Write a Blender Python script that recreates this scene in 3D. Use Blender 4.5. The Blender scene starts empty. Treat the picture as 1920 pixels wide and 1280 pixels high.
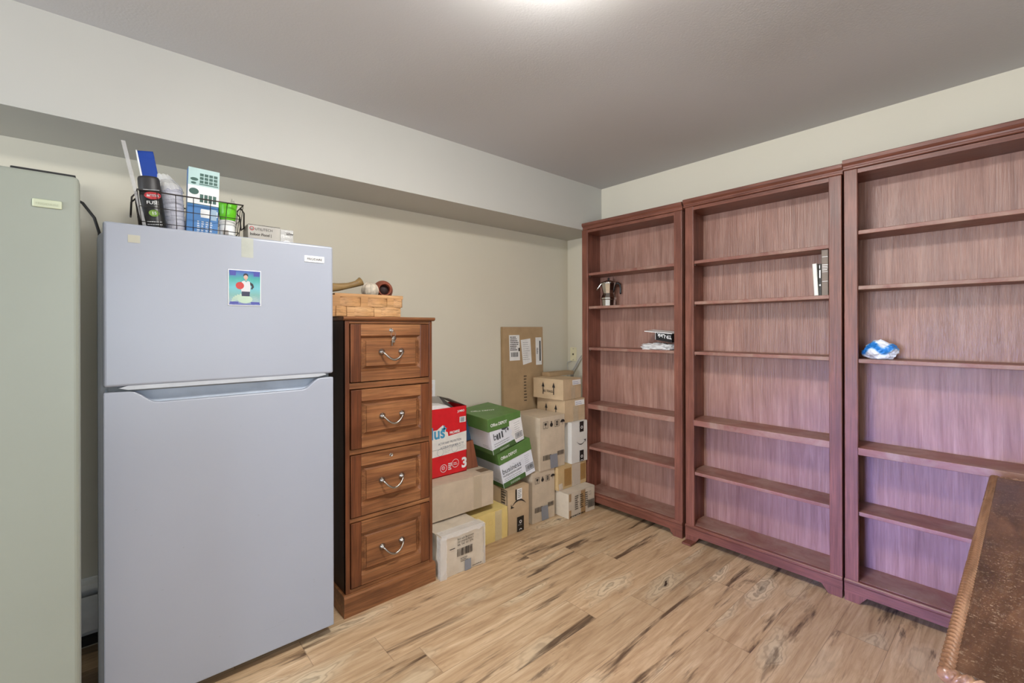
import bpy, bmesh, math, random
from mathutils import Vector, Matrix, noise
random.seed(7)
S = bpy.context.scene
COL = S.collection
PI = math.pi

# ------------------------------------------------------------------ camera
THETA = 0.8539
CAM = Vector((-2.9065, -2.6066, 1.3321))
cd = bpy.data.cameras.new('camera'); cam = bpy.data.objects.new('camera', cd); COL.objects.link(cam)
cd.sensor_width = 36; cd.lens = 847.03 / 1920 * 36; cd.shift_y = -(640 - 616.06) / 1920; cd.clip_start = 0.02
cam.matrix_world = Matrix.Translation(CAM) @ Matrix.Rotation(THETA - PI/2, 4, 'Z') @ Matrix.Rotation(PI/2, 4, 'X') @ Matrix.Rotation(-0.0029, 4, 'Z')
S.camera = cam

# ------------------------------------------------------------------ light and exposure
w = bpy.data.worlds.new('world'); S.world = w; w.use_nodes = True
w.node_tree.nodes['Background'].inputs[0].default_value = (0.62, 0.78, 1.0, 1)
w.node_tree.nodes['Background'].inputs[1].default_value = 1.2
S.view_settings.view_transform = 'Standard'; S.view_settings.look = 'None'
S.view_settings.gamma = 1; S.view_settings.use_curve_mapping = False
S.view_settings.exposure = 0.5
LAMP_STRENGTH = 88.0           # emission of the ceiling lamp's diffuser
def area(name, loc, target, sx, sy, power, colr):
    l = bpy.data.lights.new(name, 'AREA'); l.shape = 'RECTANGLE'; l.size = sx; l.size_y = sy; l.energy = power; l.color = colr
    o = bpy.data.objects.new(name, l); COL.objects.link(o); o.location = loc
    o.rotation_euler = (Vector(target) - Vector(loc)).to_track_quat('-Z', 'Y').to_euler(); return o
# daylight entering by the glass door in the left wall and the window in the front wall
area('daylight_door', (-6.93, -1.75, 1.45), (-5.5, -1.75, 1.5), 1.7, 1.1, 135, (0.80, 0.88, 1.0))
area('daylight_window', (-2.6, -4.53, 1.35), (-2.6, -3.5, 1.35), 1.7, 1.2, 20, (0.78, 0.88, 1.0))

b_ = area('blue_shelf_fill', (-6.92, -2.2, .75), (-.1, -2.25, .15), 1.0, .6, 6, (0.22, 0.28, 1.0)); b_.data.spread = math.radians(20)  # added blue fill, narrowed onto the lower shelves for their purple tint

# ------------------------------------------------------------------ materials
def lin(c):
    r = []
    for v in c[:3]:
        v /= 255.0
        r.append(v/12.92 if v <= .04045 else ((v+.055)/1.055)**2.4)
    return (*r, 1)
class NT:
    def __init__(s, name):
        s.m = bpy.data.materials.new(name); s.m.use_nodes = True; s.t = s.m.node_tree; s.t.nodes.clear()
        s.out = s.t.nodes.new('ShaderNodeOutputMaterial'); s.b = s.t.nodes.new('ShaderNodeBsdfPrincipled')
        s.t.links.new(s.b.outputs[0], s.out.inputs[0])
    def n(s, typ, **k):
        nd = s.t.nodes.new(typ)
        for a, v in k.items(): setattr(nd, a, v)
        return nd
    def set(s, sock, v):
        if isinstance(v, bpy.types.NodeSocket): s.t.links.new(v, sock)
        else: sock.default_value = v
    def math(s, op, a, b=0.0, c=None, clamp=False):
        nd = s.n('ShaderNodeMath', operation=op, use_clamp=clamp); s.set(nd.inputs[0], a); s.set(nd.inputs[1], b)
        if c is not None: s.set(nd.inputs[2], c)
        return nd.outputs[0]
    def coord(s): return s.n('ShaderNodeTexCoord').outputs['Object']
    def mapping(s, v, scale=(1, 1, 1), loc=(0, 0, 0)):
        nd = s.n('ShaderNodeMapping'); s.set(nd.inputs[0], v); nd.inputs['Scale'].default_value = scale; nd.inputs['Location'].default_value = loc
        return nd.outputs[0]
    def noise(s, v, scale=5, detail=4, rough=.55, dist=0, out='Fac'):
        nd = s.n('ShaderNodeTexNoise'); s.set(nd.inputs['Vector'], v); nd.inputs['Scale'].default_value = scale
        nd.inputs['Detail'].default_value = detail; nd.inputs['Roughness'].default_value = rough; nd.inputs['Distortion'].default_value = dist
        return nd.outputs[out]
    def ramp(s, f, stops, interp='LINEAR'):
        nd = s.n('ShaderNodeValToRGB'); s.set(nd.inputs[0], f); cr = nd.color_ramp; cr.interpolation = interp
        while len(cr.elements) < len(stops): cr.elements.new(.5)
        for e, (p, c) in zip(cr.elements, stops): e.position = p; e.color = c if len(c) == 4 else lin(c)
        return nd.outputs[0]
    def mix(s, f, a, b, mode='MIX'):
        nd = s.n('ShaderNodeMix', data_type='RGBA', blend_type=mode); s.set(nd.inputs[0], f); s.set(nd.inputs[6], a); s.set(nd.inputs[7], b)
        return nd.outputs[2]
    def bump(s, h, strength=.2, dist=.01):
        nd = s.n('ShaderNodeBump'); nd.inputs['Strength'].default_value = strength; nd.inputs['Distance'].default_value = dist
        s.set(nd.inputs['Height'], h); s.t.links.new(nd.outputs[0], s.b.inputs['Normal'])
    def base(s, c, rough=.5, metal=0.0, spec=.5):
        s.set(s.b.inputs['Base Color'], c); s.set(s.b.inputs['Roughness'], rough); s.set(s.b.inputs['Metallic'], metal)
        s.b.inputs['Specular IOR Level'].default_value = spec
        return s.m
_mc = {}
def plain(c, rough=.5, metal=0.0, var=.04, scale=14, spec=.5):
    key = (tuple(c), rough, metal, var, scale, spec)
    if key in _mc: return _mc[key]
    t = NT('paint_%d_%d_%d' % tuple(int(v) for v in c[:3]))
    l = lin(c)
    n = t.noise(t.coord(), scale, 3)
    lo = tuple(max(0, v*(1-var*2)) for v in l[:3]) + (1,); hi = tuple(min(1, v*(1+var*2)) for v in l[:3]) + (1,)
    _mc[key] = t.base(t.ramp(n, [(.3, lo), (.7, hi)]), rough, metal, spec)
    return _mc[key]
def wood(name, dark, mid, light, axis, rough=.35, grain=1.0, bump=.12, spec=.5, blot=.5, streak=.4):
    t = NT(name); c = t.coord()
    sc = [22*grain]*3; sc['xyz'.index(axis)] = 1.6*grain
    fine = [150]*3; fine['xyz'.index(axis)] = 5
    n1 = t.noise(t.mapping(c, tuple(sc)), 1, 6, .6, .8)
    n2 = t.noise(t.mapping(c, tuple(fine)), 1, 3, .6)
    n3 = t.noise(c, 3.5, 3, .5, .4)
    col = t.ramp(n1, [(.25, dark), (.5, mid), (.78, light)])
    col = t.mix(t.math('MULTIPLY', t.ramp(n2, [(.35, (255, 255, 255)), (.55, (0, 0, 0))]), streak), col, lin([v*.55 for v in dark]), 'MIX')
    col = t.mix(t.math('MULTIPLY', t.ramp(n3, [(.35, (255, 255, 255)), (.62, (0, 0, 0))]), blot), col, lin([v*.75 for v in dark]))
    t.bump(n2, bump, .004)
    r = t.math('MULTIPLY_ADD', n3, .25, rough-.12)
    return t.base(col, r, 0, spec)
def wallpaint(name, c, bump=.05):
    t = NT(name); co = t.coord()
    l = lin(c); n = t.noise(co, 1.3, 3)
    t.bump(t.noise(co, 160, 3), bump, .002)
    return t.base(t.ramp(n, [(.3, tuple(v*.97 for v in l[:3])+(1,)), (.7, tuple(min(1, v*1.02) for v in l[:3])+(1,))]), .62, 0, .3)
def clear(name, c, alpha=.35, rough=.15):
    t = NT(name); t.base(lin(c), rough)
    t.b.inputs['Alpha'].default_value = alpha
    t.bump(t.noise(t.coord(), 45, 3), .6, .01)
    return t.m
def cardboard(name, c, var=.07):
    t = NT(name); co = t.coord(); l = lin(c)
    n = t.noise(co, 9, 5, .6); f = t.noise(t.mapping(co, (4, 4, 160)), 1, 2)
    col = t.ramp(n, [(.3, tuple(v*(1-var*2) for v in l[:3])+(1,)), (.7, tuple(v*(1+var) for v in l[:3])+(1,))])
    col = t.mix(t.math('MULTIPLY', f, .12), col, tuple(v*.6 for v in l[:3])+(1,))
    t.bump(n, .25, .006)
    return t.base(col, .72, 0, .25)
def emission(name, c, s):
    t = NT(name); t.b.inputs['Emission Color'].default_value = c; t.b.inputs['Emission Strength'].default_value = s
    return t.base(c, .4)

M = {}
M['wall'] = wallpaint('beige_wall_paint', (210, 203, 184))
M['soffit'] = wallpaint('cream_soffit_paint', (190, 188, 180))
def ceiling_mat():
    t = NT('grey_white_ceiling_paint'); co = t.coord()
    t.bump(t.math('ADD', t.math('MULTIPLY', t.noise(co, .8, 1, .4, .3), .7), t.math('MULTIPLY', t.noise(co, 120, 2), .012)), .35, .12)
    return t.base(lin((192, 191, 190)), .7, 0, .2)
M['ceiling'] = ceiling_mat()
def floor_mat():
    t = NT('knotty_plank_floor'); co = t.coord()
    sp = t.n('ShaderNodeSeparateXYZ'); t.set(sp.inputs[0], co); x, y = sp.outputs[0], sp.outputs[1]
    W, L = .185, 1.22
    row = t.math('FLOOR', t.math('DIVIDE', y, W))
    wn = t.n('ShaderNodeTexWhiteNoise', noise_dimensions='1D'); t.set(wn.inputs['W'], row)
    xo = t.math('ADD', x, t.math('MULTIPLY', wn.outputs['Value'], L*3.1))
    pid = t.math('FLOOR', t.math('DIVIDE', xo, L))
    cb = t.n('ShaderNodeCombineXYZ'); t.set(cb.inputs[0], row); t.set(cb.inputs[1], pid)
    w2 = t.n('ShaderNodeTexWhiteNoise', noise_dimensions='2D'); t.set(w2.inputs['Vector'], cb.outputs[0]); rnd = w2.outputs['Value']
    def vec(sx, sy, sr):
        v = t.n('ShaderNodeCombineXYZ'); t.set(v.inputs[0], t.math('MULTIPLY', x, sx)); t.set(v.inputs[1], t.math('MULTIPLY', y, sy)); t.set(v.inputs[2], t.math('MULTIPLY', rnd, sr))
        return v.outputs[0]
    g = t.noise(vec(2.2, 22, 37), 1, 7, .62, 1.3)
    col = t.ramp(g, [(.26, (164, 132, 100)), (.44, (198, 166, 130)), (.6, (216, 186, 150)), (.8, (238, 216, 184))])
    fine = t.noise(vec(7, 150, 11), 1, 3, .6)
    col = t.mix(t.math('MULTIPLY', t.ramp(fine, [(.3, (255, 255, 255)), (.5, (0, 0, 0))]), .3), col, lin((140, 106, 78)))
    # knots: cream halo with ring lines and a dark heart
    vo = t.n('ShaderNodeTexVoronoi', feature='F1'); vo.inputs['Scale'].default_value = 1
    wob = t.noise(vec(5, 14, 5), 1, 3, .5)
    vv = t.n('ShaderNodeVectorMath', operation='ADD'); t.set(vv.inputs[0], vec(1.9, 6.6, 60))
    wc = t.n('ShaderNodeCombineXYZ'); wob2 = t.noise(vec(4, 9, 9), 1, 3, .6); t.set(wc.inputs[0], t.math('MULTIPLY', wob, .75)); t.set(wc.inputs[1], t.math('MULTIPLY', wob2, .9)); t.set(vv.inputs[1], wc.outputs[0])
    t.set(vo.inputs['Vector'], vv.outputs[0]); vc = t.n('ShaderNodeSeparateColor'); t.set(vc.inputs[0], vo.outputs['Color']); d = t.math('ADD', vo.outputs['Distance'], t.math('MULTIPLY', t.math('LESS_THAN', vc.outputs[0], .15), 1.0))
    halo = t.ramp(d, [(.05, (255, 255, 255)), (.42, (0, 0, 0))])
    rings = t.math('MULTIPLY_ADD', t.math('SINE', t.math('MULTIPLY', d, 62)), .5, .5)
    col = t.mix(t.math('MULTIPLY', halo, .9), col, lin((240, 222, 190)))
    col = t.mix(t.math('MULTIPLY', t.math('MULTIPLY', t.math('POWER', rings, 3), t.ramp(d, [(.05, (205, 205, 205)), (.46, (0, 0, 0))])), 1.0), col, lin((104, 72, 46)))
    col = t.mix(t.ramp(d, [(.05, (255, 255, 255)), (.12, (0, 0, 0))]), col, lin((62, 42, 30)))
    # long dark cracks
    s = t.math('SUBTRACT', t.noise(vec(1.1, 8.5, 23), 1, 6, .62, .8), t.math('MULTIPLY', fine, .10))
    col = t.mix(t.ramp(s, [(.512, (0, 0, 0)), (.60, (240, 240, 240))]), col, lin((74, 52, 38)))
    # plank joints
    fy = t.math('FRACT', t.math('DIVIDE', y, W)); fx = t.math('FRACT', t.math('DIVIDE', xo, L))
    e = t.math('MAXIMUM', t.math('LESS_THAN', fy, .012), t.math('LESS_THAN', fx, .0022))
    col = t.mix(t.math('MULTIPLY', e, .45), col, lin((92, 68, 50)))
    col = t.mix(1.0, col, t.ramp(rnd, [(0, (228, 226, 222)), (1, (255, 252, 248))]), 'MULTIPLY')
    t.bump(t.math('SUBTRACT', g, t.math('MULTIPLY', e, .6)), .12, .004)
    return t.base(col, t.math('MULTIPLY_ADD', g, .15, .36), 0, .4)
M['floor'] = floor_mat()
RD, RM, RL = (102, 56, 42), (132, 80, 63), (152, 98, 80)
M['rw_z'] = wood('mahogany_upright_grain', RD, RM, RL, 'z', .38)
M['rw_y'] = wood('mahogany_level_grain', RD, RM, RL, 'y', .38)
M['rw_back'] = wood('mahogany_back_veneer', (140, 98, 82), (165, 123, 107), (186, 148, 131), 'z', .40, 1.5, .5, .5, .3, .22)
def dusty():
    t = NT('dusty_mahogany_shelf'); c = t.coord()
    n1 = t.noise(t.mapping(c, (20, 2, 20)), 1, 5, .6, .6); n2 = t.noise(c, 6, 5, .65, .5)
    col = t.ramp(n1, [(.3, (122, 76, 64)), (.7, (150, 102, 88))])
    col = t.mix(t.math('MULTIPLY', t.ramp(n2, [(.42, (0, 0, 0)), (.68, (255, 255, 255))]), .5), col, lin((176, 156, 138)))
    return t.base(col, .45, 0, .45)
M['shelf'] = dusty()
BD, BM, BL = (94, 56, 34), (150, 98, 61), (192, 136, 89)
M['bw_x'] = wood('stained_pine_level_grain', BD, BM, BL, 'x', .33, .9, .1, .5, .35)
M['bw_z'] = wood('stained_pine_upright_grain', (84, 43, 24), (122, 69, 39), (150, 92, 54), 'z', .33, .9, .1, .5, .5)
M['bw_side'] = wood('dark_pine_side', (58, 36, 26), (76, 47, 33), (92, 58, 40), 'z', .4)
M['fridge'] = plain((164, 169, 181), .3, 0, .008, 3)
M['fridge_side'] = plain((180, 183, 190), .35, 0, .01, 3)
M['freezer'] = plain((144, 149, 138), .42, 0, .012, 3)
M['gasket'] = plain((120, 124, 126), .5)
M['dark'] = plain((30, 28, 27), .6)
M['black'] = plain((26, 25, 25), .35)
M['ink'] = plain((42, 36, 32), .7)
M['white'] = plain((236, 236, 234), .45)
M['paper'] = plain((232, 230, 226), .6)
M['chrome'] = plain((205, 203, 198), .22, 1.0, .02)
M['pewter'] = plain((168, 162, 154), .34, 1.0, .05)
M['card'] = cardboard('brown_cardboard', (200, 174, 140))
M['card_grey'] = cardboard('grey_brown_cardboard', (204, 186, 162))
M['card_pale'] = cardboard('pale_cardboard', (212, 198, 178))
M['card_dark'] = cardboard('darker_cardboard', (176, 148, 112))
M['card_yellow'] = cardboard('yellow_cardboard', (232, 206, 132), .05)
M['card_tan'] = cardboard('tan_cardboard', (208, 178, 130))
M['tape_clear'] = clear('clear_packing_tape', (214, 198, 170), .45, .12)
M['tape_amber'] = clear('amber_packing_tape', (176, 130, 66), .6, .12)
M['tape_shiny'] = clear('shiny_wrap_tape', (235, 232, 228), .42, .1)
M['tape_grey'] = plain((136, 138, 144), .4)
M['green'] = plain((86, 122, 62), .42, 0, .05)
M['red'] = plain((214, 32, 40), .38, 0, .04)

# ------------------------------------------------------------------ geometry helpers
class MB:
    """collects shapes; .mi is the material slot for the shapes added next"""
    def __init__(s): s.v = []; s.f = []; s.m = []; s.sm = []; s.mi = 0; s.smooth = False
    def add(s, vs, fs, smooth=None):
        o = len(s.v); s.v += [tuple(v) for v in vs]
        for f in fs: s.f.append([i+o for i in f]); s.m.append(s.mi); s.sm.append(s.smooth if smooth is None else smooth)
        return s
    def bm(s, b, smooth=None):
        b.verts.index_update(); s.add([v.co[:] for v in b.verts], [[v.index for v in f.verts] for f in b.faces], smooth); b.free(); return s
    def box(s, x0, x1, y0, y1, z0, z1, bev=0, seg=2):
        b = bmesh.new(); bmesh.ops.create_cube(b, size=1)
        for v in b.verts: v.co = ((x0+x1)/2+v.co.x*(x1-x0), (y0+y1)/2+v.co.y*(y1-y0), (z0+z1)/2+v.co.z*(z1-z0))
        if bev: bmesh.ops.bevel(b, geom=b.edges[:], offset=bev, segments=seg, affect='EDGES', profile=.5)
        return s.bm(b)
    def hexa(s, pts, bev=0):
        """8 corners: bottom ring of 4 then top ring of 4"""
        b = bmesh.new(); vs = [b.verts.new(p) for p in pts]
        for f in ((3, 2, 1, 0), (4, 5, 6, 7), (0, 1, 5, 4), (1, 2, 6, 5), (2, 3, 7, 6), (3, 0, 4, 7)): b.faces.new([vs[i] for i in f])
        bmesh.ops.recalc_face_normals(b, faces=b.faces[:])
        if bev: bmesh.ops.bevel(b, geom=b.edges[:], offset=bev, segments=2, affect='EDGES', profile=.5)
        return s.bm(b)
    def prism(s, poly, fn, t0, t1, bev=0):
        """poly of (a,b) swept from t0 to t1; fn(a,b,t) -> xyz"""
        b = bmesh.new(); n = len(poly)
        A = [b.verts.new(fn(a, c, t0)) for a, c in poly]; B = [b.verts.new(fn(a, c, t1)) for a, c in poly]
        b.faces.new(A); b.faces.new(B[::-1])
        for i in range(n): b.faces.new([A[i], B[i], B[(i+1) % n], A[(i+1) % n]])
        bmesh.ops.recalc_face_normals(b, faces=b.faces[:])
        if bev: bmesh.ops.bevel(b, geom=[e for e in b.edges], offset=bev, segments=2, affect='EDGES', profile=.5)
        return s.bm(b)
    def tube(s, pts, r, n=8, closed=False, cap=True):
        P = [Vector(p) for p in pts]; N = len(P); vs = []; fs = []; up = None
        for i in range(N):
            a = P[(i-1) % N] if (closed or i > 0) else P[i]; c = P[(i+1) % N] if (closed or i < N-1) else P[i]
            t = (c-a).normalized()
            if up is None: up = Vector((0, 0, 1)) if abs(t.z) < .9 else Vector((1, 0, 0))
            sd = t.cross(up).normalized(); up = sd.cross(t).normalized()
            rr = r(i/(N-1)) if callable(r) else r
            for k in range(n):
                q = 2*PI*k/n; vs.append(P[i]+(sd*math.cos(q)+up*math.sin(q))*rr)
        for i in range(N if closed else N-1):
            j = (i+1) % N
            for k in range(n): fs.append([i*n+k, i*n+(k+1) % n, j*n+(k+1) % n, j*n+k])
        if cap and not closed: fs += [list(range(n))[::-1], [(N-1)*n+k for k in range(n)]]
        return s.add(vs, fs, True)
    def lathe(s, prof, c=(0, 0, 0), n=24, axis='z', sx=1, sy=1, rot=None, smooth=True):
        vs = []; fs = []
        for r, z in prof:
            for k in range(n):
                q = 2*PI*(k+.5)/n; p = Vector((r*math.cos(q)*sx, r*math.sin(q)*sy, z))
                if axis == 'y': p = Vector((p.x, -p.z, p.y))
                if axis == 'x': p = Vector((p.z, p.x, p.y))
                if rot: p = rot @ p
                vs.append(p+Vector(c))
        for i in range(len(prof)-1):
            for k in range(n): fs.append([i*n+k, i*n+(k+1) % n, (i+1)*n+(k+1) % n, (i+1)*n+k])
        fs += [list(range(n))[::-1], [(len(prof)-1)*n+k for k in range(n)]]
        return s.add(vs, fs, smooth)
    def ball(s, c, r, sub=3, sc=(1, 1, 1), fn=None):
        b = bmesh.new(); bmesh.ops.create_icosphere(b, subdivisions=sub, radius=1)
        for v in b.verts:
            p = v.co.copy(); k = fn(p) if fn else 1
            v.co = Vector(c)+Vector((p.x*sc[0], p.y*sc[1], p.z*sc[2]))*r*k
        return s.bm(b, True)
    def quad(s, *p): return s.add(p, [list(range(len(p)))])
    def build(s, name, mats, parent=None, loc=(0, 0, 0)):
        me = bpy.data.meshes.new(name); me.from_pydata(s.v, [], s.f); me.update()
        if not isinstance(mats, (list, tuple)): mats = [mats]
        for m in mats: me.materials.append(m)
        me.polygons.foreach_set('material_index', s.m); me.polygons.foreach_set('use_smooth', s.sm)
        b = bmesh.new(); b.from_mesh(me); bmesh.ops.recalc_face_normals(b, faces=b.faces[:]); b.to_mesh(me); b.free()
        o = bpy.data.objects.new(name, me); COL.objects.link(o); o.location = loc
        if parent: o.parent = parent
        return o
class Face:
    """a flat frame for printing: a to the right, b up, n outwards"""
    def __init__(s, o, u, v): s.o = Vector(o); s.u = Vector(u).normalized(); s.v = Vector(v).normalized(); s.nn = s.u.cross(s.v)
    def p(s, a, b, n=.0007): return s.o+s.u*a+s.v*b+s.nn*n
    def rect(s, mb, a0, a1, b0, b1, n=.0007, t=0): return mb.quad(s.p(a0+t, b0, n), s.p(a1+t, b0, n), s.p(a1, b1, n), s.p(a0, b1, n))
    def poly(s, mb, pts, n=.0007): return mb.quad(*[s.p(a, b, n) for a, b in pts])
    def ring(s, mb, a, b, r, wd, n=.0007, k=20, q0=0, q1=2*PI, sy=1):
        for i in range(k):
            x, y = q0+(q1-q0)*i/k, q0+(q1-q0)*(i+1)/k
            mb.quad(*[s.p(a+rr*math.cos(q), b+rr*math.sin(q)*sy, n) for rr, q in ((r, x), (r, y), (r-wd, y), (r-wd, x))])
    def disc(s, mb, a, b, r, n=.0007, k=20, sy=1): s.poly(mb, [(a+r*math.cos(2*PI*i/k), b+r*sy*math.sin(2*PI*i/k)) for i in range(k)], n)
    def text(s, mb, txt, a, b, size, n=.0008, bold=0.0, align='LEFT', rot=0.0, sx=1.0):
        cu = bpy.data.curves.new('t', 'FONT'); cu.body = txt; cu.size = size; cu.offset = bold*size; cu.align_x = align; cu.fill_mode = 'FRONT'
        ob = bpy.data.objects.new('t', cu); COL.objects.link(ob); dg = bpy.context.evaluated_depsgraph_get(); dg.update()
        me = ob.evaluated_get(dg).to_mesh(); ca, sa = math.cos(rot), math.sin(rot)
        vs = [s.p(a+(v.co.x*sx*ca-v.co.y*sa), b+(v.co.x*sx*sa+v.co.y*ca), n) for v in me.vertices]
        mb.add(vs, [list(p.vertices) for p in me.polygons])
        ob.evaluated_get(dg).to_mesh_clear(); bpy.data.objects.remove(ob); bpy.data.curves.remove(cu)
    def barcode(s, mb, a0, a1, b0, b1, n=.0008, seed=1):
        r = random.Random(seed); x = a0; w_ = (a1-a0)/60
        while x < a1:
            k = r.choice((1, 1, 2, 3))*w_
            s.rect(mb, x, min(a1, x+k), b0, b1, n); x += k+r.choice((1, 1, 2))*w_
    def lines(s, mb, a0, a1, b0, b1, rows, n=.0008, seed=1, fill=.45):
        r = random.Random(seed); st = (b1-b0)/rows
        for i in range(rows):
            x = a0; y = b1-st*(i+1)
            end = a1-(a1-a0)*r.uniform(0, .35)
            while x < end:
                k = (a1-a0)*r.uniform(.06, .16); s.rect(mb, x, min(end, x+k), y+st*.2, y+st*(.2+fill), n); x += k+(a1-a0)*.025
def empty(name, loc, rot=None):
    o = bpy.data.objects.new(name, None); COL.objects.link(o); o.location = loc; o.empty_display_size = .1
    if rot is not None: o.rotation_euler = rot
    return o
def tag(o, label, cat, group=None):
    o['label'] = label; o['category'] = cat
    if group: o['group'] = group
    return o
def thing(name, label, cat, loc, rot=None, group=None): return tag(empty(name, loc, rot), label, cat, group)
def struct(o): o['kind'] = 'structure'; return o
def front(w, h, x=0.0, y=0.0): return Face((-w/2+x, y, 0), (1, 0, 0), (0, 0, 1))
def leftside(w, d): return Face((-w/2, d, 0), (0, -1, 0), (0, 0, 1))
def rightside(w, d): return Face((w/2, 0, 0), (0, 1, 0), (0, 0, 1))
def topface(w, h): return Face((-w/2, 0, h), (1, 0, 0), (0, 1, 0))

# ------------------------------------------------------------------ the room
H = 2.44; X0, Y0 = -7.0, -4.6; ZS, SD = 2.0837, .362
struct(MB().box(X0, 0, Y0, 0, -.06, 0).build('floor', M['floor']))
struct(MB().box(X0, 0, Y0, 0, H, H+.06).build('ceiling', M['ceiling']))
struct(MB().box(X0-.1, .1, 0, .1, -.06, H+.06).build('wall_back', M['wall']))
struct(MB().box(0, .1, Y0, 0, -.06, H+.06).build('wall_right', M['wall']))
mb = MB(); dy0, dy1, dz = -2.7, -.8, 2.08
mb.box(X0-.1, X0, Y0, dy0, -.06, H+.06).box(X0-.1, X0, dy1, 0, -.06, H+.06).box(X0-.1, X0, dy0, dy1, dz, H+.06)
struct(mb.build('wall_left', M['wall']))
mb = MB(); wx0, wx1, wz0, wz1 = -3.5, -1.7, .7, 2.0
mb.box(X0-.1, wx0, Y0-.1, Y0, -.06, H+.06).box(wx1, .1, Y0-.1, Y0, -.06, H+.06).box(wx0, wx1, Y0-.1, Y0, -.06, wz0).box(wx0, wx1, Y0-.1, Y0, wz1, H+.06)
struct(mb.build('wall_front', M['wall']))
struct(MB().box(X0, 0, -SD, 0, ZS, H).build('trim_1', M['soffit']))          # the boxed-in soffit along the back wall
M['pane'] = clear('window_glass', (220, 235, 240), .12, .02)
fr = struct(MB().box(wx0, wx1, Y0-.08, Y0-.02, wz0, wz0+.05).box(wx0, wx1, Y0-.08, Y0-.02, wz1-.05, wz1).box(wx0, wx0+.05, Y0-.08, Y0-.02, wz0, wz1)
    .box(wx1-.05, wx1, Y0-.08, Y0-.02, wz0, wz1).box((wx0+wx1)/2-.025, (wx0+wx1)/2+.025, Y0-.08, Y0-.02, wz0, wz1).build('window_1', M['white']))
MB().box(wx0+.05, wx1-.05, Y0-.055, Y0-.05, wz0+.05, wz1-.05).build('window_pane', M['pane'], fr)
fr = struct(MB().box(X0-.08, X0-.03, dy0, dy0+.09, 0, dz).box(X0-.08, X0-.03, dy1-.09, dy1, 0, dz).box(X0-.08, X0-.03, dy0, dy1, 0, .1).box(X0-.08, X0-.03, dy0, dy1, dz-.1, dz).box(X0-.08, X0-.03, (dy0+dy1)/2-.05, (dy0+dy1)/2+.05, 0, dz).build('door_1', M['white']))
MB().box(X0-.06, X0-.055, dy0+.09, dy1-.09, .1, dz-.1).build('door_pane', M['pane'], fr)
# baseboard heater seen in the gap behind the two refrigerators
t = thing('baseboard_heater', 'white metal baseboard heater low on the wall between the two white appliances', 'heater', (-2.95, 0, .03))
MB().box(-.6, .6, -.02, -.002, 0, .26).build('back_plate', M['white'], t)
MB().prism([(-.002, .262), (-.05, .25), (-.06, .235), (-.06, .228), (-.048, .24), (-.002, .25)], lambda a, b, x: (x, a, b), -.6, .6).build('hood', M['white'], t)
MB().box(-.6, .6, -.058, -.052, .06, .205, .002).build('front_cover', M['white'], t)
MB().box(-.6, .6, -.05, -.02, .0, .03).build('bottom_rail', M['dark'], t)
# ceiling lamp, just above the frame
t = thing('ceiling_light', 'round white flush ceiling light glowing cool white', 'ceiling light', (-2.025, -1.795, H))
MB().lathe([(.02, 0), (.19, 0), (.19, -.018), (.175, -.022), (.02, -.022)], n=48).build('base_ring', M['white'], t)
MB().lathe([(.165, -.022), (.168, -.045), (.15, -.068), (.09, -.08), (.01, -.083)], n=48).build('diffuser', emission('lamp_diffuser', (1, .975, .93, 1), LAMP_STRENGTH), t)

# ------------------------------------------------------------------ bookcases
def bookcase(label, yl, yr, zt, zs, thick_i=3, ov=(.008, .006), yaw=0.0):
    XF, XB = -.215, -.004
    yc = (yl+yr)/2; t = thing('bookcase', label, 'bookcase', (XF-yaw*(yl-yr)/2, yc, 0), (0, 0, yaw), 'row of mahogany bookcases')
    hw = (yl-yr)/2; D = XB-XF; zb = zt-.05; sw = .054
    MB().box(.018, D, hw-.02, hw, .0, zb, .001).build('side_panel', M['rw_z'], t)
    MB().box(.018, D, -hw, -hw+.02, .0, zb, .001).build('side_panel', M['rw_z'], t)
    MB().box(0, .018, hw-sw, hw, .1, zb, .0025).build('stile', M['rw_z'], t)
    MB().box(0, .018, -hw, -hw+sw, .1, zb, .0025).build('stile', M['rw_z'], t)
    MB().box(D-.009, D-.001, -hw+.02, hw-.02, .1, zb).build('back_panel', M['rw_back'], t)
    MB().box(.004, D-.009, -hw+.02, hw-.02, zb-.022, zb-.002).build('top_panel', M['rw_y'], t)
    pr = [(D, zb), (-.001, zb), (-.005, zb+.003), (-.005, zb+.01), (-.002, zb+.013), (-.004, zb+.02), (-.012, zb+.027), (-.014, zb+.03), (-.016, zb+.031), (-.016, zt-.003), (-.013, zt), (D, zt)]
    MB().prism(pr, lambda a, b, y: (a, y, b), -hw-ov[1], hw+ov[0]).build('crown', M['rw_y'], t)
    pr = [(0.02, .04), (-.005, .04), (-.005, .085), (-.009, .09), (-.009, .098), (-.004, .104), (.02, .104)]
    MB().prism(pr, lambda a, b, y: (a, y, b), -hw-.001, hw+.001).build('base_rail', M['rw_y'], t)
    for s in (1, -1):
        y0, y1 = (hw-.058, hw) if s > 0 else (-hw, -hw+.058)
        MB().prism([(y0, 0), (y1, 0), (y1, .04), (y0-(.03 if s > 0 else 0), .04)] if s > 0 else [(y0, 0), (y1, 0), (y1+.03, .04), (y0, .04)], lambda a, b, x: (x, a, b), -.005, .018).build('foot', M['rw_z'], t)
    MB().box(.018, D-.01, -hw+.021, hw-.021, .085, .105).build('bottom_shelf', M['shelf'], t)
    for i, z in enumerate(zs):
        th = .035 if i == thick_i else .019; xf = .003 if i == thick_i else .014
        yy = hw-.022
        m2 = MB(); m2.box(xf, D-.011, -yy, yy, z-th, z, .002)
        s = m2.build('shelf', M['shelf'], t)
        if i != thick_i:
            for a in (1, -1):
                MB().lathe([(.004, 0), (.004, .014)], (.04, a*(yy-.012), z-th-.004), 10, 'y').build('shelf_pin', M['pewter'], s)
    return t
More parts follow.
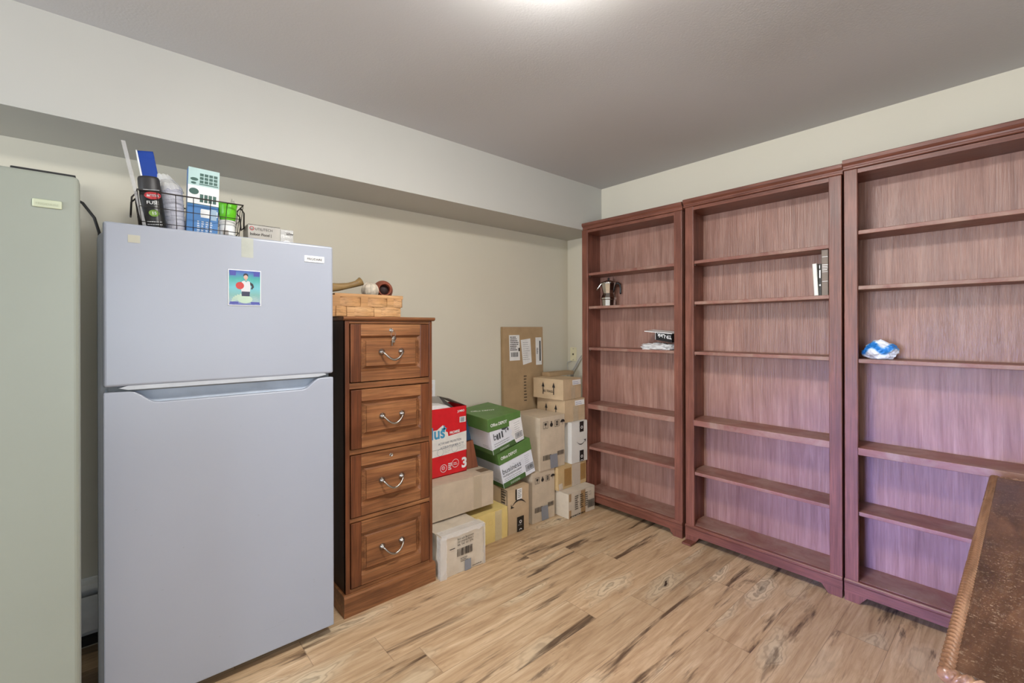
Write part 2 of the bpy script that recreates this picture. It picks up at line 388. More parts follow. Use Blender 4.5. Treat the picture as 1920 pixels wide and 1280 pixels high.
bookcase('narrow mahogany bookcase in the corner beside the cartons, holding the coffee pot', -.352, -1.157, 2.130, (1.752, 1.50, 1.188, .762, .437), 3, (-.011, .006), .018)
bookcase('middle mahogany bookcase with three books on its second shelf', -1.1788, -1.9955, 2.138, (1.752, 1.498, 1.186, .762, .437))
bookcase('mahogany bookcase behind the scratched desk, holding the blue and white bundle', -2.005, -2.835, 2.152, (1.803, 1.535, 1.180, .752, .440), 3, (.003, .006))
# chips of wood under the feet
tag(MB().box(-.04, .03, -.03, .03, 0, .012, .003).build('wood_shim', M['rw_z'], None, (-.24, -1.215, 0)), 'flat reddish wood shim on the floor under the foot of the middle bookcase', 'shim')

# ------------------------------------------------------------------ things on the bookshelves
t = thing('moka_pot', 'polished steel stovetop coffee pot on the second shelf of the corner bookcase', 'coffee pot', (-.115, -.515, 1.501), (0, 0, -.75))
M['steel'] = plain((190, 188, 184), .12, 1.0, .03)
MB().lathe([(.03, 0), (.05, .0), (.052, .045), (.057, .05), (.057, .062), (.046, .085), (.042, .095)], n=10, smooth=False).build('boiler', M['steel'], t)
MB().lathe([(.042, .095), (.047, .115), (.056, .165), (.056, .172), (.052, .174)], n=10, smooth=False).build('upper_chamber', M['steel'], t)
l = MB().lathe([(.057, .172), (.055, .178), (.02, .192), (.006, .195)], n=20).build('lid', M['steel'], t)
MB().lathe([(.005, .192), (.005, .198), (.009, .203), (.006, .212), (.002, .213)], n=12).build('knob', M['black'], l)
MB().tube([(.045, 0, .168), (.07, 0, .172), (.085, 0, .16), (.09, 0, .13), (.088, 0, .1), (.092, 0, .09)], lambda u: .0085-.002*u, 10).build('handle', M['black'], t)
MB().tube([(-.042, 0, .165), (-.06, 0, .165), (-.075, 0, .14), (-.09, 0, .12)], lambda u: .012-.006*u, 10).build('spout', M['steel'], t)
MB().tube([(.03, .02, .004), (.06, .025, .004), (.045, .024, .03)], .003, 6, True).build('wire_stand', M['chrome'], t)
# carton, upside down, with papers under it
t = thing('router_carton', 'black and white carton lying upside down on crumpled packaging in the corner bookcase', 'box', (-.115, -.945, 1.262))
MB().hexa([(-.055, .0, -.008), (-.05, -.115, -.025), (.05, -.115, -.02), (.05, 0, 0), (-.055, .0, .045), (-.05, -.115, .03), (.05, -.115, .04), (.05, 0, .055)]).build('body', M['black'], t)
MB().hexa([(-.06, .085, .048), (-.056, -.118, .032), (.05, -.118, .042), (.05, .08, .058), (-.06, .085, .052), (-.056, -.118, .036), (.05, -.118, .046), (.05, .08, .062)]).build('flap', M['white'], t)
MB().quad((-.054, .002, -.006), (-.045, .012, -.006), (-.045, .012, .048), (-.054, .002, .048)).build('side_flap', M['white'], t)
m2 = MB(); f = Face((-.053, -.113, .03), (0, 1, .13), (0.0, -.1, -1))
f.text(m2, 'TP-Link', -.0, .008, .036, .004, .02, sx=.9); m2.build('lettering', M['white'], t)
def crumple(name, label, cat, loc, sc, amp, mat, seed, sub=4, freq=2.2, rot=None, zmin=None, group=None):
    m2 = MB()
    def fn(p):
        q = p*freq+Vector((seed*3.1, seed*1.7, seed))
        return 1+amp*(noise.noise(q)*1.2+abs(noise.noise(q*2.3))*.9-.3)
    m2.ball((0, 0, 0), 1, sub, sc, fn)
    z0 = min(v[2] for v in m2.v) if zmin is None else zmin
    m2.v = [(a, b, max(c, z0)-z0) for a, b, c in m2.v]
    m2.sm = [False]*len(m2.sm)
    return tag(m2.build(name, mat, None, loc), label, cat, group)
crumple('plastic_wrap', 'crumpled white plastic packaging under the upside-down carton', 'packaging', (-.122, -.945, 1.190), (.075, .125, .03), .35, plain((214, 212, 210), .25, 0, .08, 30), 4, zmin=-.012)
tag(MB().hexa([(-.06, .08, 0), (-.055, -.1, 0), (.06, -.1, 0), (.06, .07, 0), (-.06, .08, .004), (-.055, -.1, .006), (.06, -.1, .006), (.06, .07, .004)]).build('paper_sheet', M['paper'], None, (-.125, -.93, 1.1885)), 'white paper sheet lying under the crumpled packaging at the shelf edge', 'paper')
def book(label, y, z, w_, h, d, mat, tilt, lines=None):
    t = thing('book', label, 'book', (-.185, y, z), (tilt, 0, 0), 'books on the second shelf')
    MB().box(.004, d-.004, -w_/2+.002, w_/2-.002, .003, h-.003).build('pages', M['paper'], t)
    MB().box(.0, d, -w_/2, -w_/2+.002, 0, h).box(0, d, w_/2-.002, w_/2, 0, h).box(0, .003, -w_/2, w_/2, 0, h, .001).build('cover', mat, t)
    if lines:
        f = Face((0, w_/2, 0), (0, -1, 0), (0, 0, 1))
        for b0, b1, k in lines: m2 = MB(); f.rect(m2, w_*.1, w_*k, h*b0, h*b1); m2.build('spine_line', M['white'], t)
    return t
book('thin white book leaning at the left of the three books', -1.880, 1.4995, .019, .165, .13, plain((238, 235, 224), .5), -.05)
book('slim dark book with white spine lettering between the white and the tall book', -1.8965, 1.4985, .009, .163, .13, plain((62, 58, 52), .5), 0, [(.55, .8, .8), (.3, .35, .9), (.85, .95, .5)])
book('tall grey-brown book with white spine lines, rightmost of the three', -1.9175, 1.4985, .029, .233, .15, plain((128, 112, 98), .5), 0, [(.84, .85, .95), (.66, .675, .95), (.62, .635, .9), (.59, .6, .95), (.55, .565, .85), (.51, .52, .95), (.3, .31, .95)])
def bundle_mat():
    t = NT('blue_wave_plastic'); co = t.coord()
    sp = t.n('ShaderNodeSeparateXYZ'); t.set(sp.inputs[0], co)
    wv = t.math('MULTIPLY', t.math('SINE', t.math('MULTIPLY', sp.outputs[1], 75)), .014)
    d = t.math('ABSOLUTE', t.math('SUBTRACT', t.math('ADD', sp.outputs[2], t.math('MULTIPLY', t.noise(co, 18, 2), .02)), t.math('ADD', wv, .062)))
    col = t.ramp(d, [(.011, (44, 128, 205)), (.016, (120, 178, 225)), (.022, (226, 228, 232))])
    t.bump(t.noise(co, 60, 3), .4, .01)
    return t.base(col, .22, 0, .5)
crumple('plastic_bundle', 'crumpled white plastic bundle with a blue wavy band on the third shelf', 'bundle', (-.13, -2.128, 1.181), (.05, .066, .048), .22, bundle_mat(), 2, 4, 1.8, zmin=-.038)

# ------------------------------------------------------------------ refrigerator
FX0, FX1, FY = -2.945, -2.198, -.605; FC = (FX0+FX1)/2; FW = FX1-FX0
t = thing('refrigerator', 'white top-freezer refrigerator with a picture magnet, left of the wooden file cabinet', 'refrigerator', (FC, FY, 0))
MB().box(-FW/2-.016, FW/2-.004, .062, .53, .035, 1.672, .03, 4).build('cabinet_body', M['fridge_side'], t)
MB().box(-FW/2+.02, FW/2-.02, .07, .1, .008, .036).build('kick_plate', M['dark'], t)
d1 = MB(); d1.box(-FW/2, FW/2, 0, .056, 1.141, 1.692, .009, 3); d1.smooth = True
d1 = d1.build('freezer_door', M['fridge'], t)
def dip(x):
    a, b = -FW/2, FW/2
    def ss(u): u = max(0, min(1, u)); return u*u*(3-2*u)
    return 1.124-.044*ss((x-(a+.068))/.075)*(1-ss((x-(b-.125))/.07))
pl = [(-FW/2, .042), (FW/2, .042)]
N = 46
for i in range(N+1): x = FW/2-FW*i/N; pl.append((x, dip(x)))
d2 = MB().prism(pl, lambda a, b, y: (a, y, b), 0, .026, .004)
d2.box(-FW/2, FW/2, .026, .056, .042, 1.07)
d2 = d2.build('refrigerator_door', M['fridge'], t)
vs = []; fs = []
for i in range(N+1):
    x = -FW/2+.004+(FW-.008)*i/N; z = dip(x)
    for k in range(5):
        u = k/4; vs.append((x, .024+.03*math.sin(u*PI/2), z-.012+(1.127-z+.012)*(1-math.cos(u*PI/2))))
for i in range(N):
    for k in range(4): fs.append([i*5+k, (i+1)*5+k, (i+1)*5+k+1, i*5+k+1])
MB().add(vs, fs, True).build('handle_recess', plain((196, 206, 220), .3), d2)
MB().box(-FW/2+.012, FW/2-.012, .026, .06, 1.122, 1.142).build('door_gasket', M['gasket'], t)
MB().prism([(-.335, 1.1365), (-.31, 1.129), (.31, 1.129), (.345, 1.1365), (.335, 1.143), (-.31, 1.143)], lambda a, b, y: (a, y, b), .001, .026).build('freezer_grip', plain((186, 190, 196), .3), d1)
for sx in (-1, 1):
    f_ = MB().lathe([(.012, 0), (.02, .0), (.02, .008), (.007, .012), (.007, .04)], (sx*.315, .085, 0), 14).build('leveling_foot', M['chrome'], t)
b_ = MB().box(.254, .335, -.004, .001, 1.616, 1.643, .0015).build('badge', M['white'], d1)
F = Face((0, 0, 0), (1, 0, 0), (0, 0, 1)); m2 = MB()
F.text(m2, 'FRIGIDAIRE', .2945, 1.6245, .0132, .0046, .02, 'CENTER', sx=.92); m2.build('lettering', M['ink'], d1)
MB().box(-.310, -.278, -.0012, 0, 1.628, 1.654).build('tape_square', plain((186, 184, 168), .6), d1)
MB().box(.024, .065, -.0006, 0, 1.612, 1.688).build('tape_strip', plain((172, 175, 164), .45), d1)
m2 = MB(); rs = random.Random(5)
for a, b in ((.09, .92), (.08, .60), (.29, .26), (.292, .245), (.288, .27), (-.22, .42), (-.16, .55), (.18, .45), (-.33, .5), (.02, .96), (-.05, .18), (-.29, .72), (-.25, .62)):
    F.disc(m2, a, b, rs.uniform(.0018, .0045), .0006, 7, rs.uniform(.4, 1))
for a, b, l_ in ((.1, .135, .06), (.15, .145, .04)): F.rect(m2, a, a+l_, b, b+.0012, .0006)
m2.build('scuff_marks', plain((160, 164, 174), .6), d2)
# picture magnet
t = thing('picture_magnet', 'small blue-green picture magnet of a basketball player on the refrigerator freezer door', 'magnet', (-2.5365, FY-.003, 1.427))
MB().box(-.056, .056, 0, .0025, -.003, .135, .001).build('magnet_backing', M['white'], t)
def holo():
    tt = NT('iridescent_card'); co = tt.coord(); sp = tt.n('ShaderNodeSeparateXYZ'); tt.set(sp.inputs[0], co)
    u = tt.math('ADD', tt.math('MULTIPLY', sp.outputs[2], 6.5), tt.math('MULTIPLY', tt.noise(co, 40, 2), .12))
    col = tt.ramp(u, [(.06, (84, 86, 160)), (.14, (150, 170, 180)), (.3, (120, 168, 160)), (.5, (110, 180, 190)), (.72, (70, 160, 150)), (.86, (74, 110, 170)), (.95, (66, 70, 150))])
    return tt.base(col, .25)
F2 = Face((0, -.0004, 0), (1, 0, 0), (0, 0, 1))
m2 = MB(); F2.rect(m2, -.053, .053, .0, .132); m2.build('card', holo(), t)
m2 = MB()
for k in range(14):
    q = PI*k/13; F2.poly(m2, [(0, .028), (.048*math.cos(q)+.002, .028+.03*math.sin(q)-.012), (.044*math.cos(q+.09), .026+.027*math.sin(q+.09)-.012)], .0009)
F2.disc(m2, 0, .022, .026, .001, 18, .6); m2.build('splash', plain((178, 200, 178), .35), t)
m2 = MB()
for a0, a1, b0, b1 in ((-.05, -.03, .112, .13), (.03, .05, .112, .13), (-.05, -.022, .004, .012), (.02, .05, .004, .012)): F2.rect(m2, a0, a1, b0, b1, .0009)
m2.build('corner_blocks', plain((66, 68, 150), .35), t)
m2 = MB(); F2.poly(m2, [(-.012, .05), (.017, .05), (.019, .07), (.017, .09), (.01, .094), (.004, .088), (-.002, .094), (-.011, .09), (-.013, .07)], .0012); m2.build('jersey', plain((206, 206, 208), .4), t)
m2 = MB(); F2.poly(m2, [(-.011, .09), (-.022, .084), (-.029, .074), (-.024, .07), (-.013, .078)], .0011); F2.poly(m2, [(.017, .09), (.028, .082), (.031, .07), (.024, .06), (.02, .064), (.024, .072), (.017, .08)], .0011)
F2.disc(m2, .003, .114, .0085, .001, 14, 1.0); m2.build('dark_sleeves_and_hair', plain((38, 36, 40), .4), t)
m2 = MB(); F2.disc(m2, .003, .107, .0072, .0013, 14, 1.2); F2.poly(m2, [(-.001, .1), (.007, .1), (.004, .091)], .0013); m2.build('face', plain((206, 170, 150), .4), t)
m2 = MB(); F2.disc(m2, -.017, .074, .014, .0015); m2.build('basketball', plain((190, 58, 52), .4), t)
m2 = MB(); F2.poly(m2, [(-.011, .034), (.016, .034), (.017, .052), (-.011, .052)], .0013); m2.build('shorts', plain((50, 50, 72), .4), t)

# ------------------------------------------------------------------ upright freezer at the left
t = thing('upright_freezer', 'tall off-white upright freezer with a faded badge, at the left edge of the photo', 'freezer', (-3.345, -.78, 0))
MB().box(-.335, .322, .065, .6, .03, 1.765, .015, 3).build('cabinet_body', M['freezer'], t)
dr = MB().box(-.352, .353, 0, .06, .06, 1.779, .012, 4).build('door', M['freezer'], t)
MB().box(-.33, .318, .058, .068, .06, 1.75).build('door_gasket', M['gasket'], t)
MB().box(.215, .345, .015, .075, 1.779, 1.786, .002).build('hinge', M['dark'], t)
bd = MB().box(.258, .318, -.004, .001, 1.677, 1.7, .003).build('badge', plain((184, 190, 164), .4), dr)
m2 = MB(); F.text(m2, 'FRIGIDAIRE', .288, 1.6835, .0095, .0046, .0, 'CENTER', sx=.95); m2.build('lettering', plain((166, 172, 146), .4), dr)
for sx in (-.27, .27): MB().lathe([(.02, 0), (.02, .01), (.008, .014), (.008, .035)], (sx, .12, 0), 12).build('foot', M['dark'], t)
m2 = MB().tube([(-.1, 0, .12), (-.06, 0, .14), (-.015, .0, .115), (.02, 0, .06), (.035, 0, 0), (.04, 0, -.1), (.04, 0, -.5), (.035, 0, -1.2), (.06, -.003, -1.55)], .0055, 8)
tag(m2.build('power_cord', M['black'], None, (-3.0, -.066, 1.735)), 'black power cord arching down the wall between the two white appliances', 'cord')

# ------------------------------------------------------------------ wooden file cabinet
t = thing('file_cabinet', 'four-drawer brown wooden file cabinet with raised panels, right of the refrigerator', 'cabinet', (-1.8835, -.521, 0))
CW = .2315
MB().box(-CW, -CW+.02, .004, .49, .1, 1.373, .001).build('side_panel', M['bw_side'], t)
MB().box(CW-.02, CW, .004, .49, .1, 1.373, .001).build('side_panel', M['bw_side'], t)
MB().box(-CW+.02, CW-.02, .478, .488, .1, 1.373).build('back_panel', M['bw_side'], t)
MB().box(-CW, -CW+.021, 0, .02, .1, 1.373, .002).build('face_stile', M['bw_z'], t); MB().box(CW-.017, CW, 0, .02, .1, 1.373, .002).build('face_stile', M['bw_z'], t)
for z0, z1 in ((1.05, 1.078), (.742, .765), (.424, .443), (.1, .114), (1.359, 1.373)): MB().box(-CW+.021, CW-.017, .003, .022, z0, z1, .0015).build('face_rail', M['bw_x'], t)
pr = [(.5, 1.373), (0, 1.373), (-.010, 1.376), (-.015, 1.382), (-.015, 1.388), (-.011, 1.392), (.5, 1.392)]
MB().prism(pr, lambda a, b, x: (x, a, b), -CW-.012, CW+.012, .0012).build('top', M['bw_x'], t)
pr = [(.5, 0), (-.014, 0), (-.014, .088), (-.009, .097), (0, .1), (.5, .1)]
MB().prism(pr, lambda a, b, x: (x, a, b), -CW-.012, CW+.01).build('plinth', M['bw_x'], t)
for i, (z0, z1) in enumerate(((1.082, 1.356), (.769, 1.046), (.447, .738), (.118, .42))):
    yo = -.006 if i == 1 else 0.0
    x0, x1 = -CW+.025, CW-.021; fx0, fx1, fz0, fz1 = x0+.05, x1-.05, z0+.048, z1-.056
    m2 = MB(); m2.mi = 1
    m2.box(x0, fx0, -.002+yo, .018, z0, z1, .0025); m2.box(fx1, x1, -.002+yo, .018, z0, z1, .0025); m2.mi = 0
    m2.box(fx0, fx1, -.002+yo, .018, z0, fz0, .0025); m2.box(fx0, fx1, -.002+yo, .018, fz1, z1, .0025)
    m2.box(x0+.01, x1-.01, .018, .42, z0+.01, z1-.04)
    d = m2.build('drawer', [M['bw_x'], M['bw_z']], t)
    # raised panel: sunk rim, sloping bevel, flat field
    R = [((fx0, fz0), (fx1, fz1), .0), ((fx0+.009, fz0+.009), (fx1-.009, fz1-.009), .016), ((fx0+.013, fz0+.013), (fx1-.013, fz1-.013), .016), ((fx0+.026, fz0+.025), (fx1-.026, fz1-.025), .006), ((fx0+.0265, fz0+.0255), (fx1-.0265, fz1-.0255), .001)]
    vs = []; fs = []
    for (a, b), (c, e), y in R: vs += [(a, y+yo, b), (c, y+yo, b), (c, y+yo, e), (a, y+yo, e)]
    for k in range(4):
        for j in range(4): fs.append([k*4+j, k*4+(j+1) % 4, k*4+4+(j+1) % 4, k*4+4+j])
    fs.append([16, 17, 18, 19])
    MB().add(vs, fs).build('panel', M['bw_x'], d)
    zc = (fz0+fz1)/2+.006; hb = MB()
    pts = []
    for k in range(17):
        u = -1+k/8; pts.append((.052*u*(1-.12*(1-abs(u))), -.022-.014*(1-u**4), zc-.036*(1-abs(u)**2.6)-.004*math.cos(u*PI*1.0)*(1-abs(u))))
    pts = [(-.0525, -.0, zc)]+pts+[(.0525, 0, zc)]
    hb.tube(pts, lambda u: .0056-.0014*abs(2*u-1), 10)
    for sx in (-1, 1): hb.lathe([(.015, 0), (.0155, .004), (.011, .009), (.007, .016), (.003, .02)], (sx*.0525, yo+.0, zc), 16, 'y')
    hb.build('bail_handle', M['pewter'], d)
    if i in (0, 2):
        lx, lz = .0, (z1-.028)
        MB().lathe([(.009, -.002), (.0095, .003), (.0075, .005), (.0075, .004), (.002, .004)], (lx-.005, -.002, lz), 18, 'y').build('lock', M['chrome'], d)
        if i == 0:
            MB().box(lx-.0062, lx-.0042, -.022, -.002, lz-.007, lz+.007, .0008).lathe([(.004, -.001), (.01, -.001), (.01, .001), (.004, .001)], (lx-.005, -.018, lz-.004), 14, 'x').build('key', M['chrome'], d)
            m3 = MB().tube([(lx+.012*math.cos(q)-.0, -.02, lz-.022+.014*math.sin(q)) for q in [2*PI*k/14 for k in range(14)]], .0009, 5, True)
            m3.box(lx-.003, lx+.011, -.018, -.0165, lz-.062, lz-.034, .0006); m3.lathe([(.003, -.001), (.011, -.001), (.011, .001), (.003, .001)], (lx+.006, -.0175, lz-.042), 14, 'y').box(lx-.006, lx-.002, -.0165, -.015, lz-.078, lz-.045)
            m3.build('spare_key', M['pewter'], d)

# ------------------------------------------------------------------ woven basket on the cabinet and its contents
M['splint'] = wood('woven_splint', (168, 120, 76), (204, 156, 106), (224, 182, 132), 'x', .5, 1.2, .1, .3, .2)
t = thing('splint_basket', 'shallow woven wood-splint basket on top of the file cabinet', 'basket', (-1.968, -.36, 1.393))
bw, bd_, bh = .168, .105, .108
def ring_pts(n, a, b):
    out = []; per = 4*(a+b)
    for i in range(n):
        s_ = per*i/n
        if s_ < 2*a: out.append((-a+s_, -b, 0, -1))
        elif s_ < 2*a+2*b: out.append((a, -b+s_-2*a, 1, 0))
        elif s_ < 4*a+2*b: out.append((a-(s_-2*a-2*b), b, 0, 1))
        else: out.append((-a, b-(s_-4*a-2*b), -1, 0))
    return out
nst = 16; per = ring_pts(nst*8, bw, bd_)
for r, (z0, z1) in enumerate(((.003, .049), (.05, .092))):
    vs = []; fs = []; n = len(per)
    for i, (a, b, nx, ny) in enumerate(per):
        o_ = .0055*math.cos(2*PI*i/16+r*PI)
        for z in (z0, z1): vs.append((a+nx*(o_+.002), b+ny*(o_+.002), z))
        for z in (z1, z0): vs.append((a+nx*(o_-.0005), b+ny*(o_-.0005), z))
    for i in range(n):
        j = (i+1) % n
        for k in range(4): fs.append([i*4+k, j*4+k, j*4+(k+1) % 4, i*4+(k+1) % 4])
    MB().add(vs, fs).build('weaver', M['splint'], t)
for i in range(nst):
    m2 = MB()
    a, b, nx, ny = per[i*8+0]; o0 = -.0045 if i % 2 == 0 else .0045
    if abs(ny): m2.hexa([(a-.018, b+ny*(o0-.001), .0), (a+.018, b+ny*(o0-.001), .0), (a+.018, b+ny*(o0+.0015), .0), (a-.018, b+ny*(o0+.0015), .0), (a-.018, b-ny*(o0+.001), .1), (a+.018, b-ny*(o0+.001), .1), (a+.018, b-ny*(o0-.0015), .1), (a-.018, b-ny*(o0-.0015), .1)]).build('stake', M['splint'], t)
rm = MB()
for s_ in (-1, 1):
    rm.box(-bw-.007, bw+.007, s_*bd_-.005, s_*bd_+.005, .092, .11, .002); rm.box(s_*bw-.005, s_*bw+.005, -bd_, bd_, .092, .11, .002)
rm.build('rim', M['splint'], t)
MB().box(-bw+.004, bw-.004, -bd_+.004, bd_-.004, .001, .004).build('base', M['splint'], t)
M['gourd'] = wood('dry_gourd_skin', (122, 92, 52), (170, 138, 88), (196, 168, 116), 'x', .5, 1.2, .2, .4, .5)
tag(MB().tube([(-.17, .01, -.02), (-.12, .0, -.012), (-.06, -.005, -.006), (-.01, 0, .004), (.03, .0, .016), (.055, 0, .03)], lambda u: .030-.018*math.sin(u*PI*.55)+.010*max(0, u-.7)/.3, 16).build('dried_gourd', M['gourd'], None, (-2.03, -.37, 1.545)), 'long dried tan gourd lying at the left of the splint basket', 'gourd')
M['ball'] = plain((196, 184, 166), .5, 0, .14, 40)
m2 = MB().ball((0, 0, 0), .042, 3); 
for k in range(5):
    q = k*PI/5; m2.tube([(.0425*math.cos(2*PI*i/24)*math.cos(q), .0425*math.cos(2*PI*i/24)*math.sin(q), .0425*math.sin(2*PI*i/24)) for i in range(24)], .0016, 5, True)
tag(m2.build('woven_ball', M['ball'], None, (-1.945, -.41, 1.527)), 'round whitish woven ball in the middle of the splint basket', 'ball')
terr = plain((142, 74, 52), .5, 0, .12, 18)
t = thing('clay_pot', 'terracotta pot lying on its side in the splint basket with its dark mouth showing', 'pot', (-1.852, -.36, 1.537), (0, 0, -.28))
MB().lathe([(.012, -.055), (.03, -.05), (.047, -.03), (.052, -.005), (.046, .022), (.033, .04), (.03, .052), (.034, .058), (.031, .059), (.026, .05), (.026, .03)], n=28, axis='y').build('body', terr, t)
MB().lathe([(.0255, .03), (.0255, .031), (.001, .0315)], n=24, axis='y').build('mouth', plain((44, 24, 20), .7), t)
tag(MB().ball((0, 0, 0), .024, 3, (1, 1, .85), lambda p: 1+.08*math.cos(5*math.atan2(p.y, p.x))).build('seed_pod', M['gourd'], None, (-1.815, -.30, 1.515)), 'small ribbed tan pod at the right end of the splint basket', 'pod')

# ------------------------------------------------------------------ wire basket on the refrigerator and its contents
FZ = 1.674
M['wire'] = plain((64, 58, 54), .4, .8)
t = thing('wire_basket', 'dark wire basket on top of the refrigerator, crowded with bottles and packets', 'basket', (-2.686, -.375, FZ))
def bring(f_, z): 
    a, b = .150+.018*f_, .092+.014*f_
    return [(-a, -b, z), (-a*.5, -b, z), (0, -b, z), (a*.5, -b, z), (a, -b, z), (a, 0, z), (a, b, z), (0, b, z), (-a, b, z), (-a, 0, z)]
MB().tube(bring(1, .168), .0026, 6, True).build('rim', M['wire'], t)
for z in (.004, .055, .11): MB().tube(bring(z/.168, z), .0015, 6, True).build('hoop', M['wire'], t)
for i in range(7):
    u = -1+i/3
    for s_ in (-1, 1):
        MB().tube([(u*.150, s_*.092, .004), (u*.168, s_*.106, .168)], .0014, 6).build('upright_wire', M['wire'], t)
for i in range(1, 4):
    u = -1+i/2
    for s_ in (-1, 1): MB().tube([(s_*.150, u*.092, .004), (s_*.168, u*.106, .168)], .0014, 6).build('upright_wire', M['wire'], t)
for i in range(7): MB().tube([((-1+i/3)*.150, -.092, .004), ((-1+i/3)*.150, .092, .004)], .0014, 6).build('floor_wire', M['wire'], t)
for s_ in (-1, 1): MB().tube([(s_*.168, -.05, .168), (s_*.182, -.045, .15), (s_*.184, -.03, .09), (s_*.184, .03, .09), (s_*.182, .045, .15), (s_*.168, .05, .168)], .003, 8).build('handle', M['wire'], t)
bz = FZ+.008
tag(MB().hexa([(-.006, -.002, 0), (.006, -.002, 0), (.006, .003, 0), (-.006, .003, 0), (-.072, -.002, .335), (-.060, -.002, .335), (-.060, .003, .335), (-.072, .003, .335)]).build('clear_strip', clear('clear_acrylic', (208, 206, 204), .4), None, (-2.826, -.452, bz)), 'long clear plastic strip leaning out of the left end of the wire basket', 'strip')
# black bottle
t = thing('bottle', 'flat black plastic bottle with a red oval label in the wire basket', 'bottle', (-2.798, -.432, bz), (0, -.10, 0))
MB().lathe([(.03, 0), (.036, .004), (.037, .02), (.034, .15), (.033, .17)], n=28, sy=.65).build('body', M['black'], t)
cp = MB().lathe([(.034, .17), (.0345, .173), (.033, .215), (.031, .222), (.028, .224)], n=28, sy=.68).build('cap', plain((44, 42, 42), .45), t)
Fb = Face((0, -.0275, 0), (1, 0, 0), (0, 0, 1))
m2 = MB(); Fb.disc(m2, .004, .15, .025, .001, 24, .55); m2.build('oval_label', plain((186, 40, 44), .4), t)
m2 = MB(); Fb.text(m2, 'arma', .004, .146, .018, .0016, .01, 'CENTER'); Fb.text(m2, 'FUSE', .001, .118, .017, .0012, .005, 'CENTER'); Fb.rect(m2, -.022, .026, .17, .1712, .001)
Fb.lines(m2, -.022, .026, .02, .06, 4, .001, 3, .2); m2.build('lettering', M['white'], t)
m2 = MB(); Fb.disc(m2, .002, .085, .016, .001, 20, .8); m2.build('green_spot', plain((120, 160, 50), .4), t)
m2 = MB(); Fb.text(m2, '15', .002, .08, .015, .0016, .02, 'CENTER'); m2.build('number', M['white'], t)
# blue folded packet standing behind the bottle
t = thing('blue_packet', 'glossy dark blue folded packet with white edge sticking up behind the black bottle', 'packet', (-2.776, -.36, bz+.024), (-.03, -.16, 0))
pr = [(-.004, 0), (-.006, .29), (-.004, .316), (.004, .326), (.012, .322), (.020, .30), (.026, .2), (.026, 0)]
MB().prism(pr, lambda a, b, x: (x, a, b), -.024, .026, .002).build('fold', plain((30, 66, 150), .18), t)
MB().prism([(-.0075, .205), (-.0075, .222), (-.006, .222), (-.006, .205)], lambda a, b, x: (x, a, b), -.026, .028).build('white_band', M['white'], t)
MB().prism(pr, lambda a, b, x: (x, a*1.06-.0006, b*1.004), -.027, -.0235).build('white_edge', M['white'], t)
# sleeve of clear cups
t = thing('cup_sleeve', 'clear plastic sleeve of stacked translucent cups leaning in the wire basket', 'cups', (-2.727, -.402, bz), (0, -.125, 0))
pr = [(.02, 0)]; 
for k in range(12): z = .012+k*.0155; r_ = .027+.0009*k; pr += [(r_, z), (r_+.002, z+.004), (r_+.0005, z+.006)]
pr += [(.039, .2), (.036, .206)]
MB().lathe(pr, n=28, smooth=False).build('cups', clear('translucent_cup', (206, 206, 218), .75, .2), t)
def crm(p): return 1+.25*noise.noise(p*4)
m2 = MB()
vs = []; n = 20
for z, r_ in ((.19, .041), (.215, .038), (.235, .026), (.255, .018)):
    for k in range(n): q = 2*PI*k/n; rr = r_*(1+.22*noise.noise(Vector((math.cos(q)*2, math.sin(q)*2, z*60)))); vs.append((rr*math.cos(q)-(z-.19)*.25, rr*.6*math.sin(q) if z > .22 else rr*math.sin(q), z+.012*noise.noise(Vector((k, 2, z*30)))))
m2.add(vs, [[i*n+k, i*n+(k+1) % n, (i+1)*n+(k+1) % n, (i+1)*n+k] for i in range(3) for k in range(n)]).build('crumpled_end', clear('clear_film', (226, 226, 224), .5, .1), t)
# tall blue and teal carton
t = thing('printed_carton', 'tall narrow blue and pale teal printed carton standing in the wire basket', 'carton', (-2.6535, -.432, bz), (0, .03, 0))
cw, ch = .104, .292
MB().box(-cw/2, cw/2, 0, .05, 0, ch, .001).build('body', plain((58, 118, 178), .35), t)
Fc = front(cw, ch)
m2 = MB(); Fc.rect(m2, 0, cw, .222, ch-.0005); m2.build('teal_panel', plain((176, 204, 200), .4), t)
m2 = MB(); Fc.rect(m2, 0, cw, .148, .222)
for a, b in ((.045, .105), (.08, .105)): Fc.ring(m2, a+.01, b+.012, .016, .004, .001, 4, PI/4, PI/4+2*PI)
Fc.rect(m2, .045, .075, .098, .132, .0009); m2.build('white_panel', M['white'], t)
m2 = MB()
for r in range(3):
    for c_ in range(4): Fc.rect(m2, .038+c_*.0155, .0505+c_*.0155, .234+r*.014, .245+r*.014, .0011)
Fc.rect(m2, .036, .1, .2275, .2315, .0011)
Fc.disc(m2, .02, .246, .013, .0011, 18, .5); Fc.disc(m2, .018, .231, .009, .0011, 18, .5); Fc.disc(m2, .02, .198, .016, .0011, 20, .8)
for c_ in range(4): Fc.rect(m2, .04+c_*.0145, .0515+c_*.0145, .158, .19, .0011)
Fc.rect(m2, .0, cw, .1475, .150, .0011); m2.build('pictures', plain((40, 84, 74), .4), t)
m2 = MB()
for k in range(4): Fc.lines(m2, .034+k*.014, .043+k*.014, .008, .085, 9, .0011, k+2, .6)
m2.build('column_print', plain((220, 228, 236), .4), t)
m2 = MB(); Fc.rect(m2, .079, .098, .092, .136, .0011); m2.build('small_picture', plain((150, 176, 196), .4), t)
m2 = MB(); Fc.disc(m2, .014, .02, .014, .0011, 18, .9); m2.build('flower', plain((190, 190, 90), .4), t)
